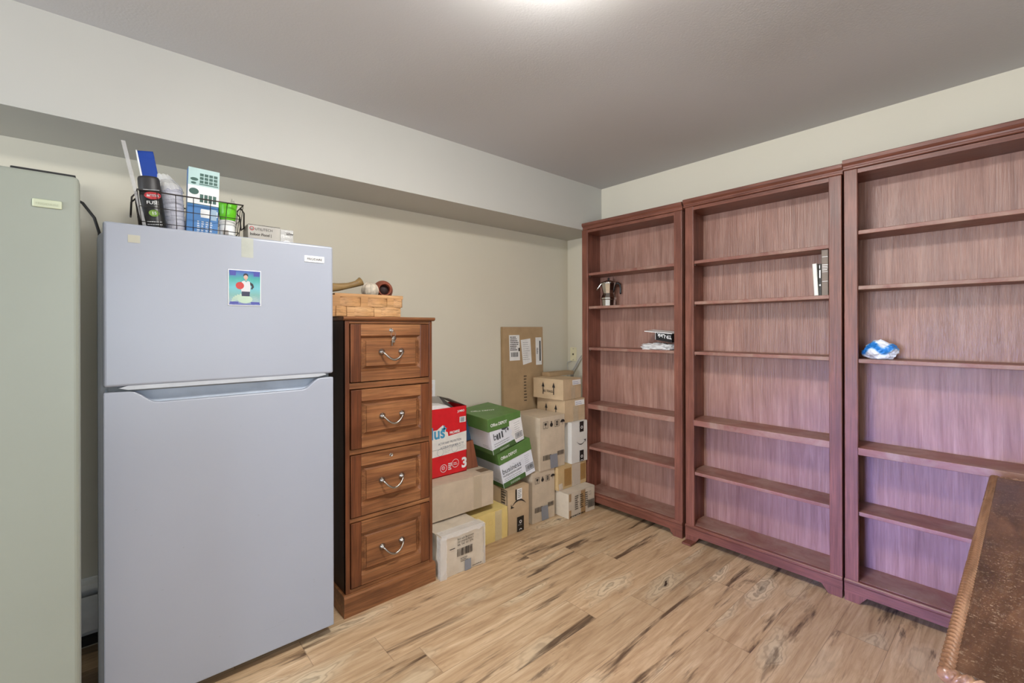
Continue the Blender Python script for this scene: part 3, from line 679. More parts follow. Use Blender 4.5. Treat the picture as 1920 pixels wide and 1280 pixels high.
# white jar with a green tub on it
t = thing('white_jar', 'white ridged plastic jar under the bright green tub in the wire basket', 'jar', (-2.566, -.425, bz))
MB().lathe([(.026, 0), (.029, .004), (.029, .07), (.027, .074), (.027, .078)], n=28).build('body', M['white'], t)
MB().lathe([(.0285, .078), (.0305, .079), (.0305, .083), (.029, .085), (.0305, .088), (.0305, .095), (.028, .098), (.02, .099)], n=28).build('lid', plain((224, 222, 216), .4), t)
m2 = MB()
for k in range(7):
    q0, q1 = -PI*.72+k*.1, -PI*.72+(k+1)*.1
    m2.quad(*[(.0296*math.cos(q), .0296*math.sin(q), z) for q, z in ((q0, .02), (q1, .02), (q1, .055), (q0, .055))])
m2.build('label', plain((168, 160, 152), .5), t)
t = thing('green_tub', 'bright lime green plastic tub on top of the white jar', 'tub', (-2.564, -.422, bz+.1))
MB().lathe([(.022, 0), (.028, .004), (.0315, .03), (.033, .06), (.033, .066), (.03, .066), (.028, .012), (.01, .01)], n=28).build('bowl', plain((104, 200, 36), .3), t)
MB().lathe([(.033, .062), (.035, .063), (.035, .068), (.0325, .069)], n=28).build('lip', plain((112, 212, 44), .3), t)
tag(MB().lathe([(.006, 0), (.006, .12), (.010, .125), (.011, .165), (.008, .178), (.003, .18)], n=14).build('tool_handle', plain((120, 42, 36), .4), None, (-2.604, -.36, bz+.01)), 'dark red tool handle tip showing just right of the tall blue carton', 'tool')
crumple('clear_bag', 'small crumpled clear plastic bag at the right end of the wire basket', 'bag', (-2.536, -.37, bz+.06), (.014, .03, .06), .4, clear('grey_film', (190, 180, 172), .35, .2), 9, 3)
# light-bulb box
t = thing('light_bulb_box', 'low grey light-bulb box with a clear end lying beside the wire basket', 'box', (-2.408, -.46, FZ))
LW, LH = .178, .1
MB().box(-LW/2, LW/2-.055, 0, .1, 0, LH, .001).build('body', plain((176, 170, 160), .4), t)
MB().box(LW/2-.055, LW/2, 0.001, .099, 0.001, LH-.004, .004, 2).build('clear_end', clear('blister_plastic', (216, 214, 210), .7, .1), t)
Fl = front(LW, LH)
m2 = MB(); Fl.ring(m2, .014, .083, .009, .0025, .001); m2.build('ring_mark', plain((176, 40, 44), .4), t)
m2 = MB(); Fl.text(m2, 'U', .014, .078, .013, .001, .01, 'CENTER'); Fl.text(m2, 'UTILITECH', .026, .077, .0155, .001, .0, sx=.9); Fl.text(m2, 'Indoor Flood |', .007, .055, .0155, .001, .02, sx=.9); Fl.rect(m2, 0, LW-.055, .098, .0995, .001)
m2.build('lettering', M['ink'], t)
m2 = MB(); Fl.text(m2, '60W', LW-.03, .072, .014, .0004, .015); m2.build('watt_mark', M['ink'], t)

# ------------------------------------------------------------------ cartons along the wall
def carton(label, x0, x1, y0, y1, z0, h, mat, yaw=0.0, tape=None, dent=0.0, seam=True, name='cardboard_box', inner=None, seed=1, bow=.004, tape_w=.025, pivot=None):
    w_, d = x1-x0, y1-y0
    if yaw: loc = (x0+math.cos(yaw)*w_/2, y0+math.sin(yaw)*w_/2, z0)
    else: loc = ((x0+x1)/2, y0, z0)
    t = thing(name, label, 'box', loc, (0, 0, yaw), 'cardboard boxes along the wall')
    b = bmesh.new(); bmesh.ops.create_cube(b, size=1)
    for v in b.verts: v.co = (v.co.x*w_, d/2+v.co.y*d, h/2+v.co.z*h)
    bmesh.ops.subdivide_edges(b, edges=b.edges[:], cuts=9, use_grid_fill=True)
    for v in b.verts:
        p = v.co; fx = 1-abs(2*p.x/w_)**2; fz = 1-abs(2*p.z/h-1)**2; fy = 1-abs(2*p.y/d-1)**2
        n_ = Vector((0, 0, 0))
        if p.y < 1e-5: n_.y -= bow*fx*fz
        if abs(p.x) > w_/2-1e-5: n_.x += math.copysign(bow*fy*fz, p.x)
        if dent:
            q = p*11+Vector((seed, seed*2, 0)); k = noise.noise(q)
            n_ += Vector((noise.noise(q+Vector((5, 0, 0))), k, noise.noise(q+Vector((0, 9, 0))) if p.z > .01 else 0))*dent
        v.co = p+n_
        if v.co.z < .0005: v.co.z = 0.0005
    MB().bm(b, False).build('body', mat, t)
    if seam:
        m2 = MB(); m2.box(-w_/2+.0005, w_/2-.0005, .001, d/2-.001, h+dent*.5, h+.002+dent*.5, .0006); m2.build('top_flap', mat, t)
        m2 = MB(); m2.box(-w_/2+.0005, w_/2-.0005, d/2+.001, d-.001, h+dent*.5, h+.002+dent*.5, .0006); m2.build('top_flap', mat, t)
    return t, w_, d, h
def icons(f, mb, a, b, s_):
    """handling marks: goblet, chain, stack and umbrella boxes"""
    for i in range(4):
        x = a+i*s_*1.22
        for r in ((x, x+s_, b, b+s_*.05), (x, x+s_, b+s_*.95, b+s_), (x, x+s_*.05, b, b+s_), (x+s_*.95, x+s_, b, b+s_)):
            if i in (0, 2): f.rect(mb, *r, .0062)
        if i == 0: f.poly(mb, [(x+s_*.25, b+s_*.8), (x+s_*.3, b+s_*.5), (x+s_*.47, b+s_*.42), (x+s_*.47, b+s_*.2), (x+s_*.3, b+s_*.15), (x+s_*.7, b+s_*.15), (x+s_*.53, b+s_*.2), (x+s_*.53, b+s_*.42), (x+s_*.7, b+s_*.5), (x+s_*.75, b+s_*.8)], .0062)
        if i == 1: f.disc(mb, x+s_*.5, b+s_*.4, s_*.3, .0062, 14); f.rect(mb, x+s_*.4, x+s_*.6, b+s_*.6, b+s_*.95, .0062)
        if i == 2:
            for k in range(3): f.rect(mb, x+s_*.25, x+s_*.75, b+s_*(.2+.24*k), b+s_*(.34+.24*k), .0062)
        if i == 3:
            f.poly(mb, [(x, b+s_*.5)]+[(x+s_*.5-s_*.5*math.cos(PI*k/8), b+s_*.5+s_*.42*math.sin(PI*k/8)) for k in range(1, 8)]+[(x+s_, b+s_*.5)], .0062); f.rect(mb, x+s_*.47, x+s_*.53, b+s_*.1, b+s_*.5, .0062)
def smile(f, mb, a, b, w_, flip=False, n=.0055, thick=.1):
    """curved arrow; flip turns it half round"""
    k = -1 if flip else 1; N_ = 16; up = []; lo = []
    for i in range(N_+1):
        u = -1+2*i/N_; th = thick*w_*(1-u*u*.85)*(.6+.4*u if False else 1)
        y = -.28*w_*(1-u*u)*.9
        up.append((a+k*u*w_/2, b+k*(y+th*.35))); lo.append((a+k*u*w_/2, b+k*(y-th*.65)))
    for i in range(N_): f.poly(mb, [lo[i], lo[i+1], up[i+1], up[i]], n)
    e = w_*.5
    f.poly(mb, [(a+k*(e-.20*w_), b+k*.05*w_), (a+k*(e+.06*w_), b+k*.08*w_), (a+k*(e+.04*w_), b-k*.19*w_), (a+k*(e-.005*w_), b-k*.04*w_), (a+k*(e-.06*w_), b+k*.0*w_)], n)

# B: dented, wrapped carton on the floor against the cabinet
t, w_, d, h = carton('battered pale carton with a large barcode on the floor right of the file cabinet', -1.622, -1.338, -.553, -.16, 0, .226, M['card_pale'], 0, None, .007, False, seed=3)
f = front(w_, h)
m2 = MB(); f.barcode(m2, .098, .2, .095, .137, .0105, 5)
for tx, a, b, s_ in (('Bolt with Barometer', .1, .183, .0165), ('720 Underlay Rock 5', .1, .168, .0155), ('ABL TAO  #11 2096', .1, .152, .0155)): f.text(m2, tx, a, b, s_, .0105, .01, rot=.03, sx=.8)
f.lines(m2, .12, .17, .06, .085, 3, .0105, 8, .4); f.rect(m2, .05, .085, .146, .15, .0105); f.lines(m2, .2, .27, .012, .02, 1, .0105, 4, .5); m2.build('print', M['ink'], t)
m2 = MB(); vs = []
for k in range(13):
    z = h*k/12; 
    vs += [(-w_/2-.004, .03+.01*noise.noise(Vector((k, 1, 0))), z), (-w_/2-.006+.004*noise.noise(Vector((k*1.7, 0, 0))), -.008, z), (-w_/2+.03+.012*noise.noise(Vector((k*2.1, 4, 0))), -.013, z)]
m2.add(vs, [[k*3+j, k*3+j+1, k*3+j+4, k*3+j+3] for k in range(12) for j in range(2)]).build('corner_wrap', M['tape_shiny'], t)
m2 = MB(); vs = []
for k in range(15):
    x = -w_/2+w_*k/14; vs += [(x, .05, h+.007), (x, -.006, h+.008), (x, -.013, h-.012-.014*abs(noise.noise(Vector((k*1.3, 7, 0)))))]
m2.add(vs, [[k*3+j, k*3+j+1, k*3+j+4, k*3+j+3] for k in range(14) for j in range(2)]).build('edge_wrap', M['tape_shiny'], t)
m2 = MB(); vs = []
for k in range(13):
    z = h*k/12; vs += [(w_/2+.006, .02, z), (w_/2+.008, -.008, z), (w_/2-.012-.008*noise.noise(Vector((k*1.9, 2, 0))), -.0125, z)]
m2.add(vs, [[k*3+j, k*3+j+1, k*3+j+4, k*3+j+3] for k in range(12) for j in range(2)]).build('corner_wrap', M['tape_shiny'], t)
m2 = MB(); f.rect(m2, .148, .19, .003, .062, .0101); m2.build('tape', M['tape_grey'], t)
# C: yellow carton
t, w_, d, h = carton('yellow carton on the floor beside the battered barcode carton', -1.318, -1.026, -.399, -.10, 0, .19, M['card_yellow'], .0, None, .003, True, seed=8)
m2 = MB(); front(w_, h).rect(m2, .185, .24, .003, h, .0065); m2.build('tape', clear('yellowish_tape', (226, 212, 176), .6), t)
m2 = MB(); front(w_, h).ring(m2, .15, .13, .02, .0015, .0065, 4, PI/4, PI/4+2*PI); m2.build('print', plain((206, 176, 100), .6), t)
# D: brown carton with the curved arrow
t, w_, d, h = carton('upright brown carton with a downward curved arrow, right of the yellow carton', -1.018, -.836, -.397, -.13, 0, .292, M['card'], 0, None, .002, True, seed=5)
f = front(w_, h); m2 = MB(); smile(f, m2, .088, .178, .125, True)
m2.build('curved_arrow', M['ink'], t)
m2 = MB(); f.rect(m2, .072, .132, .003, .1, .0055); m2.build('black_tape', M['black'], t); m2 = MB(); f.rect(m2, .058, .07, .215, .285, .0055); m2.build('black_tape', M['black'], t)
m2 = MB(); f.ring(m2, .102, .066, .011, .005, .0065); f.lines(m2, .08, .125, .043, .052, 2, .0065, 2, .2); f.ring(m2, .102, .012, .011, .004, .0065, 12, 0, PI); m2.build('tape_print', M['white'], t)
m2 = MB(); f.rect(m2, .072, .116, .215, .285, .0058); m2.build('shipping_label', M['paper'], t)
m2 = MB(); f.lines(m2, .078, .11, .225, .28, 5, .0068, 4, .35); m2.build('label_print', M['ink'], t); m2 = MB(); fl = leftside(w_, d)
for r in ((.20, .26, .17, .174), (.20, .26, .283, .287), (.2, .204, .17, .287), (.256, .26, .17, .287)): fl.rect(m2, *r, .004)
fl.lines(m2, .207, .253, .178, .28, 6, .004, 3, .6); m2.build('print', M['ink'], t)
# E and F: the two tall cartons, one on the other
def tall(label, *a, **k):
    t, w_, d, h = carton(label, *a, **k); f = front(w_, h)
    m2 = MB(); icons(f, m2, w_*.1, h-.075, w_*.19)
    f.barcode(m2, w_*.08, w_*.42, .07, .105, .0062, 3); f.barcode(m2, w_*.66, w_*.94, .085, .115, .0062, 4); m2.build('print', M['ink'], t)
    m2 = MB(); f.rect(m2, w_*.36, w_*.66, .003, .1, .0066, .008); m2.build('grey_tape', M['tape_grey'], t)
    return t
tall('tall brown carton on the floor under the other tall carton with handling marks', -.786, -.567, -.378, -.07, 0, .343, M['card_grey'], bow=.003)
t = tall('tall brown carton standing on the lower tall carton, left of the white carton', -.717, -.468, -.386, -.085, .346, .366, M['card_grey'], bow=.003)
# I, H, G: the right-hand stack
t, w_, d, h = carton('small pale carton covered in black print on the floor by the corner bookcase', -.540, -.256, -.487, -.33, 0, .174, M['card_pale'], 0, None, .002, True, seed=2, bow=.003)
f = front(w_, h); m2 = MB()
for k in range(3): f.lines(m2, .06+k*.055, .1+k*.055, .05, .155, 7, .006, 4+k, .45)
f.barcode(m2, .2, .275, .03, .085, .006, 8); f.lines(m2, .01, .2, .008, .02, 1, .006, 9, .6); f.ring(m2, .225, .135, .018, .002, .006, 4, PI/4, PI/4+2*PI); m2.build('print', M['ink'], t)
for r in ((.125, .175, .003, h), (0.0, .022, .003, .06), (0.0, .022, .12, h)): m2 = MB(); f.rect(m2, *r, .0055); m2.build('tape', M['tape_amber'], t)
t, w_, d, h = carton('tan taped carton on the small printed carton, under the white carton', -.556, -.25, -.402, -.09, .178, .163, M['card_tan'], 0, None, .002, True, seed=6, bow=.003)
f = front(w_, h)
for r in ((.06, .135, .02, .145), (.235, .295, .03, .15)): m2 = MB(); f.rect(m2, *r, .006); m2.build('amber_tape', M['tape_amber'], t)
m2 = MB(); f.rect(m2, .14, .235, .003, h, .0066); m2.build('clear_tape', M['tape_shiny'], t); m2 = MB(); f.rect(m2, 0, .04, .003, .05, .0066, .004); m2.build('clear_tape', M['tape_shiny'], t)
M['card_white'] = cardboard('white_cardboard', (222, 218, 210), .03)
t, w_, d, h = carton('white carton with a curved smile arrow and black tape, right of the tall carton', -.418, -.243, -.41, -.09, .344, .298, M['card_white'], 0, None, .001, True, seed=9, bow=.002)
f = front(w_, h); m2 = MB(); smile(f, m2, .1, .155, .095, False, .004, .07); m2.build('curved_arrow', M['ink'], t)
for r in ((.085, .13, .222, h), (.085, .13, .003, .085)): m2 = MB(); f.rect(m2, *r, .0035); m2.build('black_tape', M['black'], t)
m2 = MB(); f.ring(m2, .1075, .255, .012, .005, .0045, 6); f.ring(m2, .1075, .04, .011, .005, .0045); f.ring(m2, .1075, .0, .016, .004, .0045, 12, .2, PI-.2); m2.build('tape_print', M['white'], t)
# K and J: the two cartons with up-arrows
def updown(label, x0, y0, z0, h, yaw, txt, wd=.224, dp=.285):
    t, w_, d, h = carton(label, x0, x0+wd, y0, y0+dp, z0, h, M['card'], yaw, None, .0015, True, bow=.003, seed=int(z0*100))
    f = leftside(w_, d); m2 = MB()
    for a in (.10, .20):
        f.rect(m2, a-.004, a+.004, .034, .09, .005); f.poly(m2, [(a-.014, .088), (a+.014, .088), (a, .126)], .005)
    f.text(m2, txt, .15, .05, .025, .005, .012, 'CENTER', sx=.72); m2.build('arrows_and_print', M['ink'], t)
    f = front(w_, h); m2 = MB(); f.rect(m2, .105, .212, h-.045, h-.008, .0045, .003); m2.build('sticker', M['paper'], t)
    m2 = MB(); f.lines(m2, .115, .205, h-.04, h-.013, 2, .0052, 2, .25); m2.build('sticker_print', plain((120, 120, 160), .6), t)
    m2 = MB(); f.rect(m2, .09, .145, .002, h-.05, .004); m2.build('tape', M['tape_clear'], t)
    return t
updown('lower brown carton with two up-arrows, above the white carton', -.459, -.38, .645, .160, 0.0, 'VERY FRAGIL')
t = updown('upper brown carton with two up-arrows, topmost of the corner stack', -.472, -.378, .8085, .148, .10, 'BLY FRAGIL')
f = None
t, w_, d, h = carton('thin flat carton lying on the topmost arrow carton beside the wall cables', -.395, -.115, -.165, -.085, .960, .03, M['card_dark'], 0, None, 0, False, bow=.001)
# M: flat tall carton leaning on the wall
t = thing('flat_carton', 'tall flat brown carton with three white labels leaning against the back wall', 'box', (-.545, -.056, 0.001), (-.016, 0, 0), 'cardboard boxes along the wall')
MB().box(-.207, .207, 0, .03, 0, 1.345, .002).build('body', M['card_dark'], t)
f = front(.414, 1.345)
m2 = MB(); f.rect(m2, .055, .16, 1.09, 1.283, .001, .004); m2.build('shipping_label', M['paper'], t); m2 = MB(); f.poly(m2, [(.195, 1.052), (.287, 1.07), (.275, 1.255), (.173, 1.245)], .001); m2.build('shipping_label', M['paper'], t); m2 = MB(); f.rect(m2, .33, .395, 1.045, 1.262, .001, .003); m2.build('shipping_label', M['paper'], t)
m2 = MB(); f.barcode(m2, .072, .145, 1.118, 1.152, .0018, 3); f.lines(m2, .065, .15, 1.165, 1.275, 8, .0018, 2, .5); f.rect(m2, .148, .162, 1.16, 1.185, .0018); f.lines(m2, .195, .27, 1.09, 1.235, 9, .0018, 6, .15)
f.rect(m2, .372, .386, 1.075, 1.235, .0018); f.lines(m2, .34, .36, 1.13, 1.18, 6, .0018, 3, .6); m2.build('label_print', M['ink'], t)
m2 = MB(); f.lines(m2, .2, .235, .77, .98, 9, .0018, 12, .35); m2.build('side_writing', M['ink'], t)
# A: big plain carton lying on the two floor cartons
t, w_, d, h = carton('large plain brown carton lying across the battered and yellow cartons', -1.630, -1.135, -.39, -.07, .237, .2, M['card_grey'], 0, None, .001, True, seed=4, bow=.004)
m2 = MB(); topface(w_, h+.003).rect(m2, .42, .49, .03, .09, .0006); m2.build('printed_patch', plain((122, 100, 78), .7), t)
m2 = MB(); front(w_, h).rect(m2, .34, .40, .003, h, .005); m2.build('tape', M['tape_clear'], t)
# P: red nappy carton
t = thing('nappy_carton', 'red and white nappy carton with open grey flaps on the large plain carton', 'box', (-1.442, -.272, .4405), None, 'cardboard boxes along the wall')
w_, d, h = .376, .19, .41
MB().box(-w_/2, w_/2, 0, .004, 0, h, .001).box(-w_/2, w_/2, d-.004, d, 0, h, .001).box(-w_/2, -w_/2+.004, 0, d, 0, h, .001).box(w_/2-.004, w_/2, 0, d, 0, h, .001).box(-w_/2, w_/2, 0, d, 0, .004).build('body', M['red'], t)
gr = cardboard('grey_board', (150, 142, 132), .08)
MB().hexa([(-w_/2, .10, h-.01), (w_/2-.03, .10, h-.02), (w_/2-.03, .103, h-.02), (-w_/2, .103, h-.01), (-w_/2, .15, h+.075), (w_/2-.10, .15, h+.05), (w_/2-.10, .153, h+.05), (-w_/2, .153, h+.075)]).build('flap', gr, t)
MB().hexa([(w_/2-.002, .0, h), (w_/2-.002, d, h), (w_/2, d, h), (w_/2, 0, h), (w_/2-.11, .04, h+.05), (w_/2-.11, d-.02, h+.05), (w_/2-.107, d-.02, h+.052), (w_/2-.107, .04, h+.052)]).build('flap', gr, t)
MB().hexa([(-w_/2+.01, .02, h-.05), (w_/2-.02, .02, h-.05), (w_/2-.02, .16, h-.05), (-w_/2+.01, .16, h-.05), (-w_/2+.01, .04, h+.03), (w_/2-.13, .03, h+.012), (w_/2-.13, .12, h+.012), (-w_/2+.01, .14, h+.045)]).build('contents', M['paper'], t)
f = front(w_, h)
m2 = MB(); f.poly(m2, [(0, .118), (w_-.002, .135), (w_-.002, .252), (.24, .238), (.236, .262), (.22, .27), (.225, .29), (.2, .31), (.16, .285), (0, .285)], .001); m2.build('white_panel', plain((230, 226, 218), .45), t)
m2 = MB(); f.text(m2, 'plus', .072, .232, .098, .002, .025, rot=.02, sx=.92); f.rect(m2, .205, .215, .268, .306, .0022); f.rect(m2, .192, .228, .282, .292, .0022); m2.build('blue_word', plain((70, 152, 190), .4), t)
m2 = MB(); f.text(m2, 'PROMISE', .25, .248, .022, .002, .03, rot=.06, sx=.85); f.text(m2, '3', .335, .028, .085, .002, .04); f.ring(m2, .205, .048, .024, .003, .002); f.ring(m2, .29, .064, .026, .0025, .002); f.disc(m2, .203, .05, .011, .002); f.lines(m2, .238, .266, .03, .075, 4, .002, 3, .6)
f.lines(m2, .275, .305, .053, .073, 2, .002, 5, .4); f.rect(m2, .322, .368, .31, .345, .002); f.text(m2, 'JUMBO', .308, .375, .018, .002, .02, rot=.03, sx=.9); m2.build('white_print', M['white'], t)
m2 = MB(); f.text(m2, 'ACTIVE BABY PROTECTION', .335, .2, .0185, .002, .008, 'RIGHT', rot=.05, sx=.72); f.text(m2, 'A COEUR POUR BEBE ACTIF', .352, .176, .0185, .002, .008, 'RIGHT', rot=.05, sx=.72)
f.ring(m2, .182, .148, .022, .0012, .002); f.ring(m2, .285, .156, .022, .0012, .002); f.lines(m2, .212, .258, .138, .165, 3, .002, 3, .15); f.lines(m2, .314, .362, .148, .175, 3, .002, 5, .15)
f.rect(m2, .12, .33, .1785-.012, .1795-.012, .002, -.0); f.barcode(m2, .328, .36, .314, .341, .0025, 7); m2.build('grey_print', plain((96, 104, 116), .6), t)
m2 = MB(); f.ring(m2, .203, .05, .008, .003, .0026); f.rect(m2, .2, .206, .046, .054, .0026); m2.build('red_mark', M['red'], t)
# Q: brown board and dark blue folder wedged beside it
t = tag(MB().hexa([(-.05, 0, 0), (.042, -.004, 0), (.042, .12, 0), (-.05, .12, 0), (-.05, .01, .168), (.012, .012, .175), (.012, .11, .175), (-.05, .11, .168)], .002).build('wood_block', wood('leathery_board', (118, 66, 44), (152, 90, 62), (172, 108, 78), 'z', .5), None, (-1.195, -.255, .4405)), 'tapered reddish brown board wedged between the red carton and the green paper boxes', 'board')
t = thing('blue_folder', 'dark blue folder standing on the brown board behind the red carton', 'folder', (-1.2, -.235, .617), (0, -.03, 0))
MB().hexa([(-.04, 0, 0), (.008, 0, .0), (.008, .09, .0), (-.04, .09, .0), (-.045, 0, .14), (-.022, 0, .14), (-.022, .09, .14), (-.045, .09, .14)]).build('cover', plain((40, 72, 98), .35), t)
MB().hexa([(-.048, -.002, .006), (-.03, -.002, .006), (-.03, .085, .006), (-.048, .085, .006), (-.05, -.002, .06), (-.03, -.002, .06), (-.03, .085, .06), (-.05, .085, .06)]).build('papers', plain((128, 128, 112), .6), t)

# ------------------------------------------------------------------ green copy-paper boxes, tilted
def paperbox(label, loc, yaw, roll, torn, pitch=0.0):
    t = thing('paper_box', label, 'box', loc, None, 'green copy-paper boxes')
    t.rotation_euler = (Matrix.Rotation(yaw, 3, 'Z') @ Matrix.Rotation(pitch, 3, 'X') @ Matrix.Rotation(-roll, 3, 'Y')).to_euler()
    w_, d, h, lh = .278, .335, .242, .082
    dl = .15 if torn else .0          # the lid of the torn one sits askew
    hr = h-.006-dl*w_
    MB().hexa([(.003, .003, 0), (w_-.003, .003, 0), (w_-.003, d, 0), (.003, d, 0), (.003, .003, h-.006), (w_-.003, .003, hr), (w_-.003, d, hr), (.003, d, h-.006)], .002).build('body', plain((224, 226, 232), .45, 0, .02), t)
    def askew(m_, n0=0):
        c_, s_ = math.cos(dl), math.sin(dl)
        for i in range(n0, len(m_.v)): x, y, z = m_.v[i]; m_.v[i] = (x*c_+(z-h)*s_, y, h-x*s_+(z-h)*c_)
        return m_
    askew(MB().box(0, w_, 0, d+.003, h-lh, h, .003)).build('lid', M['green'], t)
    f = Face((0, 0, 0), (1, 0, 0), (0, 0, 1)); fl = Face((0, d, 0), (0, -1, 0), (0, 0, 1))
    m2 = MB(); f.rect(m2, .004, .19 if not torn else .2, .0, .034, -.0015); fl.rect(m2, 0.0, d-.003, 0, .03, -.0015); m2.build('green_band', plain((72, 104, 56), .45), t)
    m2 = MB(); f.text(m2, 'Office DEPOT', .02, h-.052, .027, .001, .02, sx=.85); topf = Face((0, 0, h), (1, 0, 0), (0, 1, 0)); topf.text(m2, 'Office DEPOT', .035, .22, .032, .001, .02, rot=-.55, sx=.85); askew(m2).build('lettering', M['white'], t); m2 = MB()
    f.lines(m2, .06, .17, .008, .022, 2, .0, 6, .3); m2.build('band_lettering', M['white'], t)
    m2 = MB()
    if torn:
        f.text(m2, 'b', .02, .092, .062, -.0012, .0); f.text(m2, '14', .12, .105, .038, -.0012, .015, rot=.2)
        for a in (.05, .068, .09): f.rect(m2, a, a+.012, .085, .085+.05*(.6+a*3), -.0012)
        f.disc(m2, .122, .142, .026, -.0012, 16, .5); f.lines(m2, .02, .16, .045, .075, 2, -.0012, 4, .18)
        f.lines(m2, .2, .255, .075, .15, 5, .0015, 3, .12)
        for r in ((.198, .262, .03, .033), (.198, .262, .066, .069), (.198, .201, .03, .069), (.259, .262, .03, .069)): f.rect(m2, *r, .0015)
        f.barcode(m2, .205, .255, .036, .063, .0015, 3)
    else:
        f.text(m2, 'business', .012, .092, .05, -.0012, .0, sx=.95); f.text(m2, 'multipurpose paper', .012, .072, .021, -.0012, .0, sx=.95); f.lines(m2, .02, .18, .04, .066, 2, -.0012, 4, .16)
        f.lines(m2, .205, .25, .085, .15, 5, -.0012, 3, .12); f.ring(m2, .15, .14, .05, .0012, -.0012, 16, PI*1.1, PI*1.8, .4)
        for r in ((.2, .268, .03, .033), (.2, .268, .07, .073), (.2, .203, .03, .073), (.265, .268, .03, .073)): f.rect(m2, *r, -.0012)
        f.barcode(m2, .207, .262, .037, .066, -.0012, 5)
    fl.lines(m2, .24, .31, .04, .06, 2, -.0012, 5, .2); m2.build('print', plain((70, 74, 78), .6), t)
    if torn:
        m2 = MB(); f.poly(m2, [(.165, .168), (.268, .158), (.27, .02), (.195, .012), (.185, .045), (.165, .075), (.178, .1), (.16, .13)], .0006); m2.build('torn_sticker', M['paper'], t)
    return t
paperbox('lower green and white copy-paper box, tilted on the brown arrow carton', (-1.030, -.372, .297), -.06, .235, False)
paperbox('upper green and white copy-paper box with a torn sticker, tilted on the other', (-1.128, -.386, .533), .02, .235, True, .05)

# ------------------------------------------------------------------ wall plates and cables
t = thing('wall_plate', 'ivory wall plate on the right wall left of the corner bookcase', 'wall plate', (0, -.066, 1.115))
MB().box(-.006, -.0005, -.034, .034, -.058, .058, .002).build('plate', plain((222, 214, 178), .4), t)
for z in (-.046, .046): MB().lathe([(.004, 0), (.004, .002), (.001, .0025)], (-.0055, 0, z), 10, 'x', rot=Matrix.Rotation(PI, 3, 'Z')).build('screw', M['pewter'], t)
MB().lathe([(.008, 0), (.008, .004), (.005, .005), (.005, .002), (.001, .002)], (-.0055, 0, 0), 12, 'x', rot=Matrix.Rotation(PI, 3, 'Z')).build('socket', plain((96, 84, 64), .5), t)
cm = plain((188, 186, 180), .4)
tag(MB().tube([(-.012, -.05, 1.055), (-.02, -.02, 1.05), (-.022, -.012, 1.035), (-.02, -.018, 1.0), (-.018, -.016, .96), (-.016, -.02, .88)], .0035, 8).build('cable', cm, None), 'thin pale cable looping down under the ivory wall plate', 'cable', 'cables by the corner bookcase')
tag(MB().tube([(-.012, -.158, 1.11), (-.016, -.14, 1.085), (-.02, -.10, 1.02), (-.022, -.062, .97), (-.02, -.05, .9)], .0045, 8).build('cable', cm, None), 'thicker pale cable slanting from the corner bookcase, left one of the close pair', 'cable', 'cables by the corner bookcase')
tag(MB().tube([(-.03, -.17, 1.09), (-.032, -.15, 1.06), (-.034, -.12, 1.01), (-.036, -.09, .975), (-.034, -.08, .9)], .0045, 8).build('cable', cm, None), 'thicker pale cable slanting from the corner bookcase, right one of the close pair', 'cable', 'cables by the corner bookcase')
t = thing('outlet_cover', 'white outlet cover on the back wall just right of the file cabinet', 'wall plate', (-1.355, 0, .935))
MB().box(-.036, .036, -.007, -.0005, -.058, .058, .002).build('plate', M['white'], t)
for z in (-.02, .02): MB().box(-.016, .016, -.009, -.006, z-.014, z+.014, .003).build('receptacle', plain((226, 224, 218), .4), t)

# ------------------------------------------------------------------ desk at the right
def desk_mat():
    t = NT('scratched_dark_desk_top'); c = t.coord()
    n1 = t.noise(t.mapping(c, (3, 16, 10)), 1, 6, .6, 1.2); n2 = t.noise(c, 5, 5, .62, .6)
    col = t.ramp(n1, [(.3, (62, 42, 30)), (.5, (94, 64, 46)), (.75, (126, 90, 66))])
    col = t.mix(t.math('MULTIPLY', t.ramp(n2, [(.4, (255, 255, 255)), (.6, (0, 0, 0))]), .55), col, lin((52, 35, 25)))
    s1 = t.noise(t.mapping(c, (120, 34, 10)), 1, 5, .75, 2.2); s2 = t.noise(t.mapping(c, (90, 260, 10)), 1, 2, .6, .8); s3 = t.noise(c, 2.3, 2)
    m = t.math('MULTIPLY', t.ramp(s1, [(.53, (0, 0, 0)), (.62, (255, 255, 255))]), t.ramp(s2, [(.48, (0, 0, 0)), (.58, (255, 255, 255))]))
    m = t.math('MULTIPLY', m, t.ramp(s3, [(.35, (60, 60, 60)), (.6, (255, 255, 255))]))
    col = t.mix(m, col, lin((206, 184, 158)))
    t.bump(n2, .08, .004)
    return t.base(col, t.math('MULTIPLY_ADD', n2, .3, .22), 0, .5)
M['desk'] = desk_mat()
DX0, DX1, DY0, DY1, DZ = -1.862, -.365, -3.30, -2.514, .76
t = thing('desk', 'dark scratched wooden desk with a rope-carved edge, in front of a bookcase', 'desk', ((DX0+DX1)/2, (DY0+DY1)/2, 0))
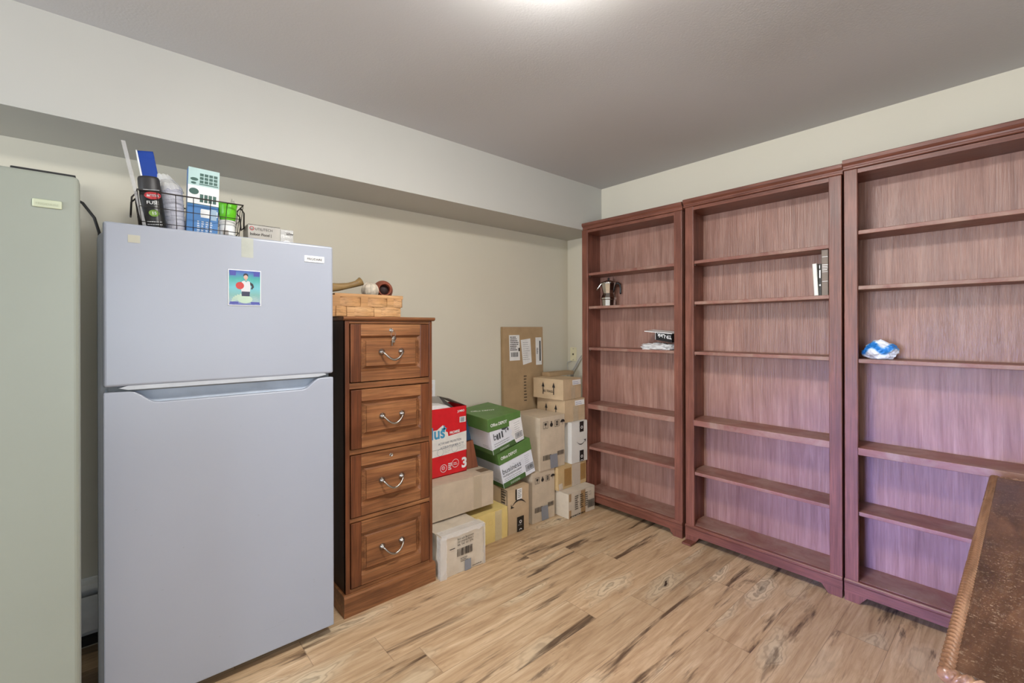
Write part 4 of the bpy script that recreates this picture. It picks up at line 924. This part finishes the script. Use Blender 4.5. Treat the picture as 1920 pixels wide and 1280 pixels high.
hx, hy = (DX1-DX0)/2, (DY1-DY0)/2
MB().box(-hx+.008, hx-.008, -hy+.008, hy-.008, DZ-.035, DZ, .003).build('top', M['desk'], t)
def rope(name, p0, p1, up=(0, 0, 1)):
    p0, p1 = Vector(p0), Vector(p1); L_ = (p1-p0).length; ax = (p1-p0).normalized(); u = Vector(up); s_ = ax.cross(u)
    n = int(L_/.0026); k = 15; vs = []; fs = []
    for i in range(n+1):
        for j in range(k):
            q = 2*PI*j/k; r = .0105*(1+.3*math.cos(3*q-i*L_/n*2*PI/.016*1.0)); 
            vs.append(p0+ax*(L_*i/n)+(s_*math.cos(q)+u*math.sin(q))*r)
    for i in range(n):
        for j in range(k): fs.append([i*k+j, i*k+(j+1) % k, (i+1)*k+(j+1) % k, (i+1)*k+j])
    return MB().add(vs, fs, True).build(name, M['rope'], t)
M['rope'] = wood('carved_rope_edge', (96, 66, 48), (150, 110, 84), (194, 156, 124), 'x', .3, 1, .1, .5, .2)
zc = DZ-.0095
for sx in (-1, 1):
    for sy in (-1, 1): MB().ball((sx*hx, sy*hy, zc), .0135, 2).build('corner_bead', M['rope'], t)
for a, b in (((-hx, hy, zc), (hx, hy, zc)), ((-hx, -hy, zc), (-hx, hy, zc)), ((hx, -hy, zc), (hx, hy, zc)), ((-hx, -hy, zc), (hx, -hy, zc))): rope('rope_edge', a, b)
MB().box(-hx+.03, hx-.03, -hy+.03, hy-.03, DZ-.12, DZ-.035, .004).build('apron', M['bw_x'], t)
for s_ in (-1, 1):
    x0, x1 = (-hx+.05, -hx+.43) if s_ < 0 else (hx-.43, hx-.05)
    p = MB().box(x0, x1, -hy+.05, hy-.05, .06, DZ-.12, .004).build('pedestal', M['bw_side'], t)
    for k in range(3): MB().box(x0+.02, x1-.02, -hy+.04, -hy+.055, .09+k*.18, .25+k*.18, .006).build('drawer_front', M['bw_x'], p)
    MB().box(x0-.012, x1+.012, -hy+.04, hy-.04, 0, .06, .006).build('base', M['bw_side'], p)
